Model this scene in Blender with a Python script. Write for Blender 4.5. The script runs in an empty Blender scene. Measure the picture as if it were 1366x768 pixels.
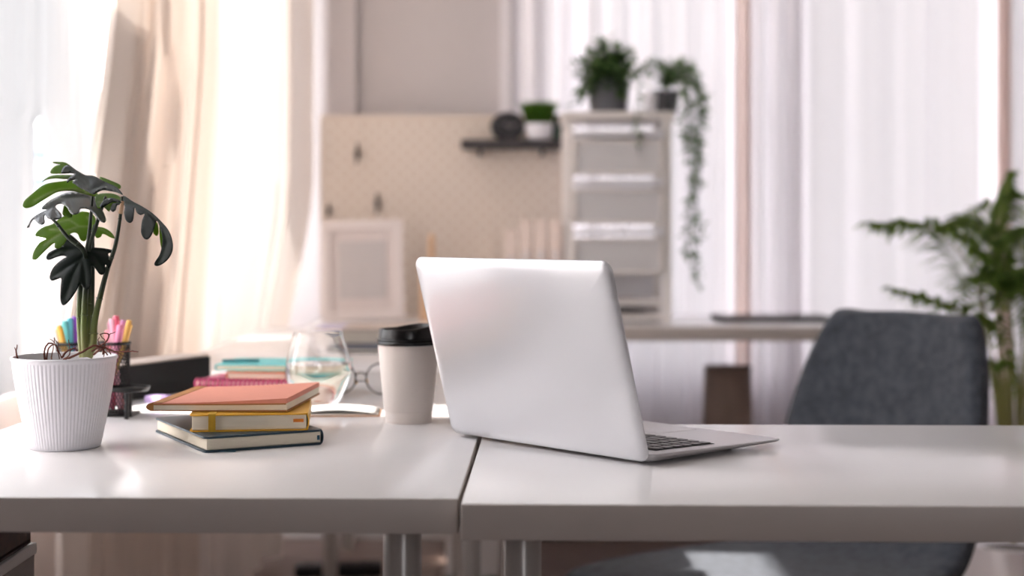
import bpy, bmesh, math, random
from mathutils import Vector, Matrix, geometry

random.seed(7)
R = math.radians
PI = math.pi
SC = bpy.context.scene
COL = SC.collection

# ------------------------------------------------------------------ camera, sky, sun, exposure
CAM_H = 1.02            # eye height; the desk tops are at 0.75
F = 2000.0              # focal length in pixels of the 1366 wide frame
HOR = 310.0             # pixel row of the horizon
DESK = 0.75
cam_d = bpy.data.cameras.new('camera')
cam = bpy.data.objects.new('camera', cam_d)
COL.objects.link(cam)
cam.location = (0, 0, CAM_H)
cam.rotation_euler = (R(90), 0, 0)
cam_d.sensor_width = 36
cam_d.lens = 36 * F / 1366
cam_d.shift_y = -(384 - HOR) / 1366
cam_d.clip_end = 2000
cam_d.dof.use_dof = True
cam_d.dof.focus_distance = 1.83
cam_d.dof.aperture_fstop = 2.8
SC.camera = cam

world = bpy.data.worlds.new('sky')
SC.world = world
world.use_nodes = True
wn = world.node_tree.nodes
wl = world.node_tree.links
wn.clear()
w_out = wn.new('ShaderNodeOutputWorld')
w_bg = wn.new('ShaderNodeBackground')
w_tc = wn.new('ShaderNodeTexCoord')
w_sep = wn.new('ShaderNodeSeparateXYZ')
w_ramp = wn.new('ShaderNodeValToRGB')
w_ramp.color_ramp.elements[0].position = 0.0
w_ramp.color_ramp.elements[0].color = (1.0, 0.982, 0.985, 1)
w_ramp.color_ramp.elements[1].position = 0.8
w_ramp.color_ramp.elements[1].color = (0.82, 0.87, 1.0, 1)
wl.new(w_tc.outputs['Generated'], w_sep.inputs[0])
wl.new(w_sep.outputs['Z'], w_ramp.inputs[0])
wl.new(w_ramp.outputs[0], w_bg.inputs['Color'])
w_bg.inputs['Strength'].default_value = 3.6
wl.new(w_bg.outputs[0], w_out.inputs[0])

sun_d = bpy.data.lights.new('sun', 'SUN')
sun_d.energy = 8.0
sun_d.angle = R(1.2)
sun_d.color = (1.0, 0.95, 0.89)
sun = bpy.data.objects.new('sun', sun_d)
COL.objects.link(sun)
sun.location = (-6, 3, 6)
SUN_DIR = Vector((1.0, -0.10, -0.95))       # the way the light travels
sun.rotation_euler = SUN_DIR.to_track_quat('-Z', 'Y').to_euler()

def portal(name, loc, rot, sx, sy):
    l = bpy.data.lights.new(name, 'AREA')
    l.shape = 'RECTANGLE'
    l.size, l.size_y = sx, sy
    l.cycles.is_portal = True
    o = bpy.data.objects.new(name, l)
    COL.objects.link(o)
    o.location = loc
    o.rotation_euler = rot
portal('window_portal', (-1.12, 3.2, 1.6), (0, R(-90), 0), 1.9, 3.5)
portal('window_portal', (0.9, -2.76, 1.55), (R(90), 0, 0), 1.1, 1.2)  # sky portal of the added fill window
portal('window_portal', (1.35, 5.16, 1.5), (R(-90), 0, 0), 2.7, 2.1)

VS = SC.view_settings
VS.view_transform = 'Standard'
VS.look = 'None'
VS.exposure = 0.95
VS.gamma = 1.0
VS.use_curve_mapping = False

# ------------------------------------------------------------------ helpers
def P(x, y, d):
    """the point at depth d that the camera sees at pixel (x, y)"""
    return Vector(((x - 683) / F * d, d, CAM_H + (HOR - y) / F * d))

def s2l(c):
    return tuple(((v / 255) / 12.92 if v / 255 <= 0.04045 else ((v / 255 + 0.055) / 1.055) ** 2.4) for v in c)

def newmat(name):
    m = bpy.data.materials.new(name)
    m.use_nodes = True
    return m, m.node_tree.nodes, m.node_tree.links, m.node_tree.nodes['Principled BSDF']

def mat(name, rgb, rough=0.5, metal=0.0, var=0.05, scale=20.0, bump=0.0, bscale=200.0, coat=0.0, spec=0.5, stretch=(1, 1, 1), sheen=0.0):
    """plain surface with a little noise in colour and, if wanted, a fine bump"""
    m, n, l, b = newmat(name)
    c = s2l(rgb)
    tc = n.new('ShaderNodeTexCoord')
    mp = n.new('ShaderNodeMapping')
    mp.inputs['Scale'].default_value = stretch
    l.new(tc.outputs['Object'], mp.inputs[0])
    no = n.new('ShaderNodeTexNoise')
    no.inputs['Scale'].default_value = scale
    no.inputs['Detail'].default_value = 3
    l.new(mp.outputs[0], no.inputs['Vector'])
    mx = n.new('ShaderNodeMix')
    mx.data_type = 'RGBA'
    mx.inputs[6].default_value = tuple(v * (1 - var) for v in c) + (1,)
    mx.inputs[7].default_value = tuple(min(1, v * (1 + var)) for v in c) + (1,)
    l.new(no.outputs['Fac'], mx.inputs[0])
    l.new(mx.outputs[2], b.inputs['Base Color'])
    b.inputs['Roughness'].default_value = rough
    b.inputs['Metallic'].default_value = metal
    b.inputs['Coat Weight'].default_value = coat
    b.inputs['Coat Roughness'].default_value = 0.08
    b.inputs['Specular IOR Level'].default_value = spec
    b.inputs['Sheen Weight'].default_value = sheen
    if bump:
        n2 = n.new('ShaderNodeTexNoise')
        n2.inputs['Scale'].default_value = bscale
        n2.inputs['Detail'].default_value = 2
        l.new(mp.outputs[0], n2.inputs['Vector'])
        bp = n.new('ShaderNodeBump')
        bp.inputs['Strength'].default_value = bump
        bp.inputs['Distance'].default_value = 0.002
        l.new(n2.outputs['Fac'], bp.inputs['Height'])
        l.new(bp.outputs[0], b.inputs['Normal'])
    return m

def cloth(name, rgb, translucent=0.5, clear=0.0, scale=(60, 60, 1), trgb=None, var=.05):
    """curtain cloth: diffuse + translucent + open weave"""
    m, n, l, b = newmat(name)
    n.remove(b)
    out = [k for k in n if k.type == 'OUTPUT_MATERIAL'][0]
    c = s2l(rgb)
    tc = n.new('ShaderNodeTexCoord')
    mp = n.new('ShaderNodeMapping')
    mp.inputs['Scale'].default_value = scale
    l.new(tc.outputs['Object'], mp.inputs[0])
    no = n.new('ShaderNodeTexNoise')
    no.inputs['Scale'].default_value = 6
    l.new(mp.outputs[0], no.inputs['Vector'])
    mx = n.new('ShaderNodeMix')
    mx.data_type = 'RGBA'
    mx.inputs[6].default_value = tuple(v * (1 - var) for v in c) + (1,)
    mx.inputs[7].default_value = tuple(min(1, v * (1 + var)) for v in c) + (1,)
    l.new(no.outputs['Fac'], mx.inputs[0])
    d = n.new('ShaderNodeBsdfDiffuse')
    t = n.new('ShaderNodeBsdfTranslucent')
    l.new(mx.outputs[2], d.inputs[0])
    if trgb:
        t.inputs[0].default_value = s2l(trgb) + (1,)
    else:
        l.new(mx.outputs[2], t.inputs[0])
    ms = n.new('ShaderNodeMixShader')
    ms.inputs[0].default_value = translucent
    l.new(d.outputs[0], ms.inputs[1])
    l.new(t.outputs[0], ms.inputs[2])
    tr = n.new('ShaderNodeBsdfTransparent')
    m2 = n.new('ShaderNodeMixShader')
    m2.inputs[0].default_value = clear
    l.new(ms.outputs[0], m2.inputs[1])
    l.new(tr.outputs[0], m2.inputs[2])
    l.new(m2.outputs[0], out.inputs[0])
    return m

def pane_mat(name, tint=(1, 1, 1), gloss=0.05):
    m, n, l, b = newmat(name)
    n.remove(b)
    out = [k for k in n if k.type == 'OUTPUT_MATERIAL'][0]
    tr = n.new('ShaderNodeBsdfTransparent')
    tr.inputs[0].default_value = tint + (1,)
    g = n.new('ShaderNodeBsdfGlossy')
    g.inputs['Roughness'].default_value = 0.02
    fr = n.new('ShaderNodeFresnel')
    fr.inputs[0].default_value = 1.18
    geo = n.new('ShaderNodeNewGeometry')      # reflect on the entry face only, pass through on the exit face
    inv = n.new('ShaderNodeMath')
    inv.operation = 'SUBTRACT'
    inv.inputs[0].default_value = 1.0
    l.new(geo.outputs['Backfacing'], inv.inputs[1])
    mu = n.new('ShaderNodeMath')
    mu.operation = 'MULTIPLY'
    l.new(fr.outputs[0], mu.inputs[0])
    l.new(inv.outputs[0], mu.inputs[1])
    ms = n.new('ShaderNodeMixShader')
    l.new(mu.outputs[0], ms.inputs[0])
    l.new(tr.outputs[0], ms.inputs[1])
    l.new(g.outputs[0], ms.inputs[2])
    l.new(ms.outputs[0], out.inputs[0])
    return m

def glass_mat(name, ior, rgb=(1, 1, 1)):
    m, n, l, b = newmat(name)
    b.inputs['Base Color'].default_value = rgb + (1,)
    b.inputs['Transmission Weight'].default_value = 1
    b.inputs['Roughness'].default_value = 0.0
    b.inputs['IOR'].default_value = ior
    return m

def obj(name, bm, m=None, parent=None, smooth=None, mods=()):
    """link a bmesh as ONE mesh object; smooth = auto-smooth angle in degrees, None = flat"""
    me = bpy.data.meshes.new(name)
    bm.normal_update()
    if smooth is not None:
        lim = R(smooth)
        for f in bm.faces:
            f.smooth = True
        for e in bm.edges:
            if len(e.link_faces) == 2 and e.link_faces[0].normal.angle(e.link_faces[1].normal, 0) > lim:
                e.smooth = False
    bm.to_mesh(me)
    bm.free()
    o = bpy.data.objects.new(name, me)
    COL.objects.link(o)
    if m:
        me.materials.append(m)
    if parent:
        o.parent = parent
    return o

def tag(o, label, cat, group=None, kind=None):
    o['label'] = label
    o['category'] = cat
    if group:
        o['group'] = group
    if kind:
        o['kind'] = kind
    return o

def thing(name, label, cat, loc=(0, 0, 0), rotz=0.0, group=None):
    o = bpy.data.objects.new(name, None)
    o.empty_display_size = 0.05
    COL.objects.link(o)
    o.location = loc
    o.rotation_euler = (0, 0, rotz)
    return tag(o, label, cat, group)

def struct(o):
    o['kind'] = 'structure'
    return o

def dup(root, loc, rot=None, label=None):
    r = root.copy()
    COL.objects.link(r)
    r.location = loc
    if rot is not None:
        r.rotation_euler = rot
    if label:
        r['label'] = label
    for ch in list(root.children):
        c = ch.copy()
        COL.objects.link(c)
        c.parent = r
        for g in ch.children:
            d = g.copy()
            COL.objects.link(d)
            d.parent = c
    return r

def BM():
    return bmesh.new()

def box(bm, size, loc=(0, 0, 0), rot=None, bevel=0.0, seg=2):
    b = bmesh.new()
    bmesh.ops.create_cube(b, size=1)
    for v in b.verts:
        v.co = Vector((v.co.x * size[0], v.co.y * size[1], v.co.z * size[2]))
    if bevel:
        bmesh.ops.bevel(b, geom=b.edges[:] + b.verts[:], offset=bevel, segments=seg, profile=0.5, affect='EDGES')
    M = Matrix.Translation(loc) @ (rot.to_4x4() if rot else Matrix.Identity(4))
    bmesh.ops.transform(b, matrix=M, verts=b.verts)
    merge(bm, b)
    return bm

def merge(bm, b):
    vm = {}
    for v in b.verts:
        vm[v] = bm.verts.new(v.co)
    for f in b.faces:
        try:
            nf = bm.faces.new([vm[v] for v in f.verts])
            nf.material_index = f.material_index
        except ValueError:
            pass
    b.free()

def bx(size, loc=(0, 0, 0), bevel=0.0, rot=None, seg=2):
    return box(BM(), size, loc, rot, bevel, seg)

def lathe(bm, prof, segs=48, center=(0, 0, 0), cap0=True, cap1=True, rf=None):
    """prof = [(r, z)...]; rf(angle, i) scales the radius"""
    rings = []
    cx, cy, cz = center
    for i, (r, z) in enumerate(prof):
        ring = []
        for k in range(segs):
            a = 2 * PI * k / segs
            rr = r * (rf(a, i) if rf else 1)
            ring.append(bm.verts.new((cx + rr * math.cos(a), cy + rr * math.sin(a), cz + z)))
        rings.append(ring)
    for i in range(len(rings) - 1):
        for k in range(segs):
            k2 = (k + 1) % segs
            bm.faces.new((rings[i][k], rings[i][k2], rings[i + 1][k2], rings[i + 1][k]))
    if cap0:
        bm.faces.new(rings[0][::-1])
    if cap1:
        bm.faces.new(rings[-1])
    return rings

def lathe_closed(bm, prof, segs=48, center=(0, 0, 0)):
    """closed section (a glass wall): last ring joins the first"""
    rings = lathe(bm, prof, segs, center, False, False)
    for k in range(segs):
        k2 = (k + 1) % segs
        bm.faces.new((rings[-1][k], rings[-1][k2], rings[0][k2], rings[0][k]))

def crom(pts, n=6, closed=False):
    out = []
    m = len(pts)
    V = [Vector(p) for p in pts]
    rng = range(m if closed else m - 1)
    for i in rng:
        p0 = V[(i - 1) % m] if closed or i > 0 else V[0] * 2 - V[1]
        p1 = V[i]
        p2 = V[(i + 1) % m]
        p3 = V[(i + 2) % m] if closed or i + 2 < m else V[-1] * 2 - V[-2]
        for k in range(n):
            t = k / n
            out.append(0.5 * ((2 * p1) + (p2 - p0) * t + (2 * p0 - 5 * p1 + 4 * p2 - p3) * t * t + (3 * p1 - p0 - 3 * p2 + p3) * t ** 3))
    if not closed:
        out.append(V[-1].copy())
    return out

def tube(bm, pts, rad, segs=8, closed=False, cap=True):
    pts = [Vector(p) for p in pts]
    n = len(pts)
    if not hasattr(rad, '__len__'):
        rad = [rad] * n
    rings = []
    up = Vector((0, 0, 1))
    prev = None
    for i, p in enumerate(pts):
        if closed:
            t = (pts[(i + 1) % n] - pts[(i - 1) % n]).normalized()
        else:
            t = (pts[min(i + 1, n - 1)] - pts[max(i - 1, 0)]).normalized()
        if prev is None:
            a = t.cross(up)
            if a.length < 1e-3:
                a = t.cross(Vector((1, 0, 0)))
            a.normalize()
        else:
            a = (prev - t * prev.dot(t)).normalized()
        prev = a
        b = t.cross(a)
        rings.append([bm.verts.new(p + (a * math.cos(2 * PI * k / segs) + b * math.sin(2 * PI * k / segs)) * rad[i]) for k in range(segs)])
    for i in range(n if closed else n - 1):
        r0, r1 = rings[i], rings[(i + 1) % n]
        for k in range(segs):
            k2 = (k + 1) % segs
            bm.faces.new((r0[k], r1[k], r1[k2], r0[k2]))
    if cap and not closed:
        bm.faces.new(rings[0])
        bm.faces.new(rings[-1][::-1])
    return bm

def rrect(w, h, r, n=6):
    pts = []
    for cx, cy, a0 in ((w / 2 - r, h / 2 - r, 0), (-w / 2 + r, h / 2 - r, 90), (-w / 2 + r, -h / 2 + r, 180), (w / 2 - r, -h / 2 + r, 270)):
        for k in range(n + 1):
            a = R(a0 + 90 * k / n)
            pts.append((cx + r * math.cos(a), cy + r * math.sin(a)))
    return pts

def pad(bm, w, h, r, rings, n=6, f=None):
    """a cushion-like slab: rings = [(inset, z)...] from one face round to the other"""
    rs = []
    for ins, z in rings:
        rr = max(r - ins, 0.0004)
        ring = []
        for (x, y) in rrect(w - 2 * ins, h - 2 * ins, rr, n):
            co = Vector((x, y, z))
            if f:
                co = f(co)
            ring.append(bm.verts.new(co))
        rs.append(ring)
    m = len(rs[0])
    for i in range(len(rs) - 1):
        for k in range(m):
            k2 = (k + 1) % m
            bm.faces.new((rs[i][k], rs[i][k2], rs[i + 1][k2], rs[i + 1][k]))
    bm.faces.new(rs[0][::-1])
    bm.faces.new(rs[-1])
    return bm

def prism(bm, pts, z0, z1):
    lo = [bm.verts.new((x, y, z0)) for x, y in pts]
    hi = [bm.verts.new((x, y, z1)) for x, y in pts]
    n = len(pts)
    for k in range(n):
        bm.faces.new((lo[k], lo[(k + 1) % n], hi[(k + 1) % n], hi[k]))
    bm.faces.new(lo[::-1])
    bm.faces.new(hi)
    return bm

# ------------------------------------------------------------------ materials
M = {}
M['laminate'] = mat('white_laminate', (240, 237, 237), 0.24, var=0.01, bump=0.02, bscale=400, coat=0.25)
M['laminate_shade'] = mat('white_laminate_shaded', (206, 196, 190), 0.42, var=0.02, bump=0.05, bscale=300)  # same laminate as the top, shade of the edges put into its colour
M['wall'] = mat('painted_wall', (214, 206, 205), 0.9, var=0.02, bump=0.1, bscale=90)
M['wall_front'] = mat('painted_front_wall', (190, 180, 174), 0.9, var=0.02)
M['ceiling'] = mat('painted_ceiling', (232, 229, 225), 0.9, var=0.02)
M['trim'] = mat('white_trim', (232, 228, 224), 0.45, var=0.02)
M['cloth_cream'] = cloth('cream_linen', (234, 219, 207), 0.165, 0.0, (220, 220, 4), var=.06)
M['cloth_white'] = cloth('white_curtain_cloth', (240, 231, 225), 0.165, 0.0, (220, 220, 4))
M['sheer'] = cloth('white_sheer', (240, 235, 238), 0.115, 0.005, (150, 150, 3))
M['diffuser_cloth'] = cloth('white_diffuser_sheer', (244, 242, 242), 0.52, 0.0, (150, 150, 3))
M['thin_sheer'] = cloth('thin_white_sheer', (204, 205, 208), 0.12, 0.0, (150, 150, 3))
M['pink_cloth'] = cloth('salmon_drape', (243, 224, 217), 0.30, 0.0, (150, 150, 3))
M['glass_pane'] = pane_mat('window_glass')
M['pot_white'] = mat('white_plastic_pot', (238, 236, 242), 0.38, var=0.01)
M['soil'] = mat('dark_soil', (62, 46, 38), 0.95, var=0.4, scale=120, bump=0.8, bscale=300)
M['silver'] = mat('silver_aluminium', (202, 200, 203), 0.33, metal=0.75, var=0.02, bump=0.02, bscale=900)
M['lid'] = mat('glossy_silver_lid', (226, 225, 229), 0.30, metal=0.25, var=0.008, scale=6, coat=1.0)
M['key'] = mat('sheen_grey_key', (82, 80, 83), 0.35, var=0.05)  # black keys lightened to grey, reflection on their tops put into the colour
M['black_gap'] = mat('black_rubber', (18, 18, 20), 0.6)
M['screen'] = mat('dark_screen', (14, 14, 18), 0.1)
M['paper'] = mat('paper_edges', (247, 234, 212), 0.85, var=0.10, scale=8, stretch=(1, 1, 160), bump=0.25, bscale=10)
M['black_plastic'] = mat('black_lid_plastic', (16, 15, 16), 0.26, var=0.05)
M['cup_paper'] = mat('white_cup_paper', (233, 222, 215), 0.62, var=0.01, bump=0.03)
M['glass'] = glass_mat('clear_glass', 1.45)
M['water'] = glass_mat('water', 1.33)
M['chair'] = None
M['wire'] = mat('black_wire', (22, 21, 22), 0.4, metal=0.3)
M['bark'] = mat('reddish_root', (104, 52, 38), 0.75, var=0.3, scale=90, bump=0.4, bscale=300)

def fabric(name, a, b):
    m, n, l, p = newmat(name)
    tc = n.new('ShaderNodeTexCoord')
    no = n.new('ShaderNodeTexNoise')
    no.inputs['Scale'].default_value = 320
    no.inputs['Detail'].default_value = 5
    l.new(tc.outputs['Object'], no.inputs['Vector'])
    n2 = n.new('ShaderNodeTexNoise')
    n2.inputs['Scale'].default_value = 45
    l.new(tc.outputs['Object'], n2.inputs['Vector'])
    ad = n.new('ShaderNodeMath')
    ad.operation = 'ADD'
    l.new(no.outputs['Fac'], ad.inputs[0])
    l.new(n2.outputs['Fac'], ad.inputs[1])
    rp = n.new('ShaderNodeValToRGB')
    rp.color_ramp.elements[0].position = 0.38
    rp.color_ramp.elements[0].color = s2l(a) + (1,)
    rp.color_ramp.elements[1].position = 0.62
    rp.color_ramp.elements[1].color = s2l(b) + (1,)
    hf = n.new('ShaderNodeMath')
    hf.operation = 'MULTIPLY'
    hf.inputs[1].default_value = 0.5
    l.new(ad.outputs[0], hf.inputs[0])
    l.new(hf.outputs[0], rp.inputs[0])
    l.new(rp.outputs[0], p.inputs['Base Color'])
    p.inputs['Roughness'].default_value = 0.95
    p.inputs['Sheen Weight'].default_value = 0.15
    bp = n.new('ShaderNodeBump')
    bp.inputs['Strength'].default_value = 0.4
    bp.inputs['Distance'].default_value = 0.001
    l.new(no.outputs['Fac'], bp.inputs['Height'])
    l.new(bp.outputs[0], p.inputs['Normal'])
    return m
M['chair'] = fabric('charcoal_wool', (60, 64, 72), (86, 91, 100))

def wood(name, a, b, scale=(2, 30, 30), rough=0.45):
    m, n, l, p = newmat(name)
    tc = n.new('ShaderNodeTexCoord')
    mp = n.new('ShaderNodeMapping')
    mp.inputs['Scale'].default_value = scale
    l.new(tc.outputs['Object'], mp.inputs[0])
    no = n.new('ShaderNodeTexNoise')
    no.inputs['Scale'].default_value = 3
    no.inputs['Detail'].default_value = 6
    l.new(mp.outputs[0], no.inputs['Vector'])
    rp = n.new('ShaderNodeValToRGB')
    rp.color_ramp.elements[0].position = 0.3
    rp.color_ramp.elements[0].color = s2l(a) + (1,)
    rp.color_ramp.elements[1].position = 0.7
    rp.color_ramp.elements[1].color = s2l(b) + (1,)
    l.new(no.outputs['Fac'], rp.inputs[0])
    l.new(rp.outputs[0], p.inputs['Base Color'])
    p.inputs['Roughness'].default_value = rough
    return m
M['floor'] = wood('floor_wood', (112, 92, 84), (142, 122, 112), (3, 22, 22), 0.4)
M['dark_wood'] = wood('dark_brown_wood', (52, 28, 16), (84, 48, 28))
M['light_wood'] = wood('light_wood', (200, 160, 125), (222, 186, 150))

def leaf_mat(name, rgb, vein_rgb, trans=None, rough=0.35, spec=0.5):
    m, n, l, b = newmat(name)
    at = n.new('ShaderNodeAttribute')
    at.attribute_name = 'vein'
    no = n.new('ShaderNodeTexNoise')
    no.inputs['Scale'].default_value = 35
    mx = n.new('ShaderNodeMix')
    mx.data_type = 'RGBA'
    c = s2l(rgb)
    mx.inputs[6].default_value = tuple(v * 0.7 for v in c) + (1,)
    mx.inputs[7].default_value = tuple(v * 1.3 for v in c) + (1,)
    l.new(no.outputs['Fac'], mx.inputs[0])
    m2 = n.new('ShaderNodeMix')
    m2.data_type = 'RGBA'
    m2.inputs[7].default_value = s2l(vein_rgb) + (1,)
    l.new(at.outputs['Fac'], m2.inputs[0])
    l.new(mx.outputs[2], m2.inputs[6])
    l.new(m2.outputs[2], b.inputs['Base Color'])
    b.inputs['Roughness'].default_value = rough
    b.inputs['Specular IOR Level'].default_value = spec
    if trans:
        out = [k for k in n if k.type == 'OUTPUT_MATERIAL'][0]
        t = n.new('ShaderNodeBsdfTranslucent')
        t.inputs[0].default_value = s2l(trans) + (1,)
        ms = n.new('ShaderNodeMixShader')
        ms.inputs[0].default_value = 0.55
        l.new(b.outputs[0], ms.inputs[1])
        l.new(t.outputs[0], ms.inputs[2])
        l.new(ms.outputs[0], out.inputs[0])
    return m
M['leaf_dark'] = leaf_mat('dark_glossy_leaf', (18, 25, 21), (34, 42, 36), None, 0.34, 0.08)
M['leaf_sheen'] = leaf_mat('blue_grey_glossy_leaf', (24, 32, 30), (60, 66, 66), None, 0.3, 0.7)
M['leaf_green'] = leaf_mat('green_leaf_underside', (84, 112, 40), (160, 160, 118), (140, 172, 56), 0.45, 0.25)
M['leaf_small'] = leaf_mat('small_green_leaf', (82, 106, 72), (82, 106, 72), (104, 134, 76), 0.5, 0.3)
M['grass'] = leaf_mat('bright_grass', (66, 98, 30), (66, 98, 30), (90, 130, 30), 0.6, 0.2)
M['palm'] = leaf_mat('palm_leaflet', (98, 122, 58), (98, 122, 58), (138, 164, 72), 0.5, 0.3)

# ------------------------------------------------------------------ the room
XL, XR, YF, YB, ZC = -0.98, 2.8, -2.6, 5.0, 2.7
# floor of boards
fl = struct(obj('floor', bx((XR - XL + 0.4, YB - YF + 0.4, 0.08), ((XL + XR) / 2, (YB + YF) / 2, -0.055)), M['floor']))
bw = 0.19
i = 0
yb = YF
plank_me = None
while yb < YB - 0.01:
    off = (i * 0.83) % 1.9
    x0 = XL - off
    while x0 < XR:
        a, b_ = max(x0, XL), min(x0 + 1.9, XR)
        if b_ - a > 0.05 and yb > 2.6:
            p = obj('floor_board', bx((b_ - a - 0.003, bw - 0.003, 0.015), ((a + b_) / 2, yb + bw / 2, -0.0075), 0.001, seg=1), M['floor'], fl)
        elif b_ - a > 0.05:
            pass
        x0 += 1.9
    i += 1
    yb += bw
nb = BM()
yb = YF
i = 0
while yb < 2.6 + bw:
    off = (i * 0.83) % 1.9
    x0 = XL - off
    while x0 < XR:
        a, b_ = max(x0, XL), min(x0 + 1.9, XR)
        if b_ - a > 0.05 and yb <= 2.6:
            box(nb, (b_ - a - 0.003, bw - 0.003, 0.015), ((a + b_) / 2, yb + bw / 2, -0.0075))
        x0 += 1.9
    i += 1
    yb += bw
near = obj('floor_board_field', nb, M['floor'], fl)
near['kind'] = 'stuff'
struct(obj('ceiling', bx((XR - XL + 0.4, YB - YF + 0.4, 0.1), ((XL + XR) / 2, (YB + YF) / 2, ZC + 0.05)), M['ceiling']))
T = 0.12
def wall_with_hole_x(name, x, y0, y1, oy0, oy1, oz0, oz1, m):
    b = BM()
    box(b, (T, oy0 - y0, ZC), (x, (y0 + oy0) / 2, ZC / 2))
    box(b, (T, y1 - oy1, ZC), (x, (y1 + oy1) / 2, ZC / 2))
    box(b, (T, oy1 - oy0, oz0), (x, (oy0 + oy1) / 2, oz0 / 2))
    box(b, (T, oy1 - oy0, ZC - oz1), (x, (oy0 + oy1) / 2, (ZC + oz1) / 2))
    return struct(obj(name, b, m))
def wall_with_hole_y(name, y, x0, x1, ox0, ox1, oz0, oz1, m):
    b = BM()
    box(b, (ox0 - x0, T, ZC), ((x0 + ox0) / 2, y, ZC / 2))
    box(b, (x1 - ox1, T, ZC), ((x1 + ox1) / 2, y, ZC / 2))
    box(b, (ox1 - ox0, T, oz0), ((ox0 + ox1) / 2, y, oz0 / 2))
    box(b, (ox1 - ox0, T, ZC - oz1), ((ox0 + ox1) / 2, y, (ZC + oz1) / 2))
    return struct(obj(name, b, m))
W1 = (1.5, 4.85, 0.70, 2.5)      # left window: y0 y1 z0 z1
W2 = (0.06, 2.66, 0.50, 2.5)     # back window: x0 x1 z0 z1
wall_with_hole_x('wall_left', XL - T / 2, YF - T, YB + T, *W1, M['wall'])
wall_with_hole_y('wall_back', YB + T / 2, XL, XR, *W2, M['wall'])
struct(obj('wall_right', bx((T, YB - YF + 2 * T, ZC), (XR + T / 2, (YB + YF) / 2, ZC / 2)), M['wall']))
W3 = (0.40, 1.40, 1.05, 2.05)       # unseen window added behind the camera to fill the dim front faces
wall_with_hole_y('wall_front', YF - T / 2, XL, XR, *W3, M['wall_front'])
struct(obj('trim_1', bx((0.10, 0.03, ZC - 0.012), (-0.565, YB - 0.016, ZC / 2), 0.004), M['wall']))
struct(obj('baseboard_back', bx((XR - XL - 0.01, 0.012, 0.08), ((XL + XR) / 2 + .0, YB - 0.0065, 0.0415), 0.002), M['trim']))
struct(obj('baseboard_right', bx((0.012, YB - YF - 0.04, 0.08), (XR - 0.0065, (YB + YF) / 2, 0.0415), 0.002), M['trim']))

def window(name, axis, a0, a1, z0, z1, pos, mulls):
    """a framed window in a wall; axis 'x' = the wall runs along y"""
    w = bpy.data.objects.new(name, None)
    COL.objects.link(w)
    w.location = (pos, (a0 + a1) / 2, z0) if axis == 'x' else ((a0 + a1) / 2, pos, z0)
    struct(w)
    L, H, t, dp = a1 - a0, z1 - z0, 0.055, 0.06
    def bar(nm, s_a, s_z, c_a, c_z, dpp=dp):
        size = (dpp, s_a, s_z) if axis == 'x' else (s_a, dpp, s_z)
        loc = (0, c_a, c_z) if axis == 'x' else (c_a, 0, c_z)
        obj(nm, bx(size, loc, 0.003, seg=1), M['trim'], w)
    bar('frame_side', t, H, -L / 2 + t / 2, H / 2)
    bar('frame_side', t, H, L / 2 - t / 2, H / 2)
    bar('frame_head', L - 2 * t, t, 0, H - t / 2)
    bar('frame_sill', L - 2 * t, t, 0, t / 2)
    edges = [-L / 2 + t] + [m_ - (a0 + a1) / 2 for m_ in mulls] + [L / 2 - t]
    for m_ in mulls:
        bar('mullion', 0.05, H - 2 * t, m_ - (a0 + a1) / 2, H / 2)
    for k in range(len(edges) - 1):
        e0, e1 = edges[k], edges[k + 1]
        s_a, c_a = e1 - e0 - 0.03, (e0 + e1) / 2
        size = (0.006, s_a, H - 2 * t) if axis == 'x' else (s_a, 0.006, H - 2 * t)
        loc = (0, c_a, H / 2) if axis == 'x' else (c_a, 0, H / 2)
        obj('pane', bx(size, loc), M['glass_pane'], w)
window('window_1', 'x', W1[0], W1[1], W1[2], W1[3], XL - 0.07, (2.14, 3.55))
window('added_fill_window', 'y', W3[0], W3[1], W3[2], W3[3], YF - 0.07, (0.9,))
window('window_2', 'y', W2[0], W2[1], W2[2], W2[3], YB + 0.07, (0.95, 1.82))

# ------------------------------------------------------------------ curtains
def curtain(name, label, m, paths, amp, waves, group=None, cat='curtain', n=220, hem=True, jitter=0.35, seed=1, sway=0.0, axis=None):
    """paths = [(z, (x0, y0), (x1, y1))...] from the floor up; folds run along the line between the two ends"""
    rnd = random.Random(seed)
    ph = [rnd.uniform(0, 6.28) for _ in range(6)]
    b = BM()
    rows = []
    for (z, a, c) in paths:
        a = Vector((a[0], a[1], z))
        c = Vector((c[0], c[1], z))
        d = (c - a)
        nrm = Vector((-d.y, d.x, 0)).normalized()
        row = []
        for k in range(n + 1):
            t = k / n
            tt = t + jitter * 0.02 * math.sin(t * 23 + ph[0]) + jitter * 0.03 * math.sin(t * 9 + ph[1])
            w = math.sin(tt * waves * 2 * PI + ph[2]) + 0.35 * math.sin(tt * waves * 2 * PI * 2.3 + ph[3] + z * 0.25) + 0.25 * math.sin(tt * waves * 2 * PI * 0.43 + ph[4] + z * 0.5)
            w = w / 1.3
            p = a + d * t + nrm * amp * w + d.normalized() * (amp * 0.35 * math.sin(tt * waves * 4 * PI + ph[2]))
            row.append(b.verts.new(p))
        rows.append(row)
    for r0, r1 in zip(rows, rows[1:]):
        for k in range(n):
            b.faces.new((r0[k], r0[k + 1], r1[k + 1], r1[k]))
    o = obj(name, b, m, smooth=180)
    return tag(o, label, cat, group)

def lerp_path(z0, z1, nz, f):
    return [(z0 + (z1 - z0) * k / nz,) + f((k / nz), z0 + (z1 - z0) * k / nz) for k in range(nz + 1)]

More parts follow.
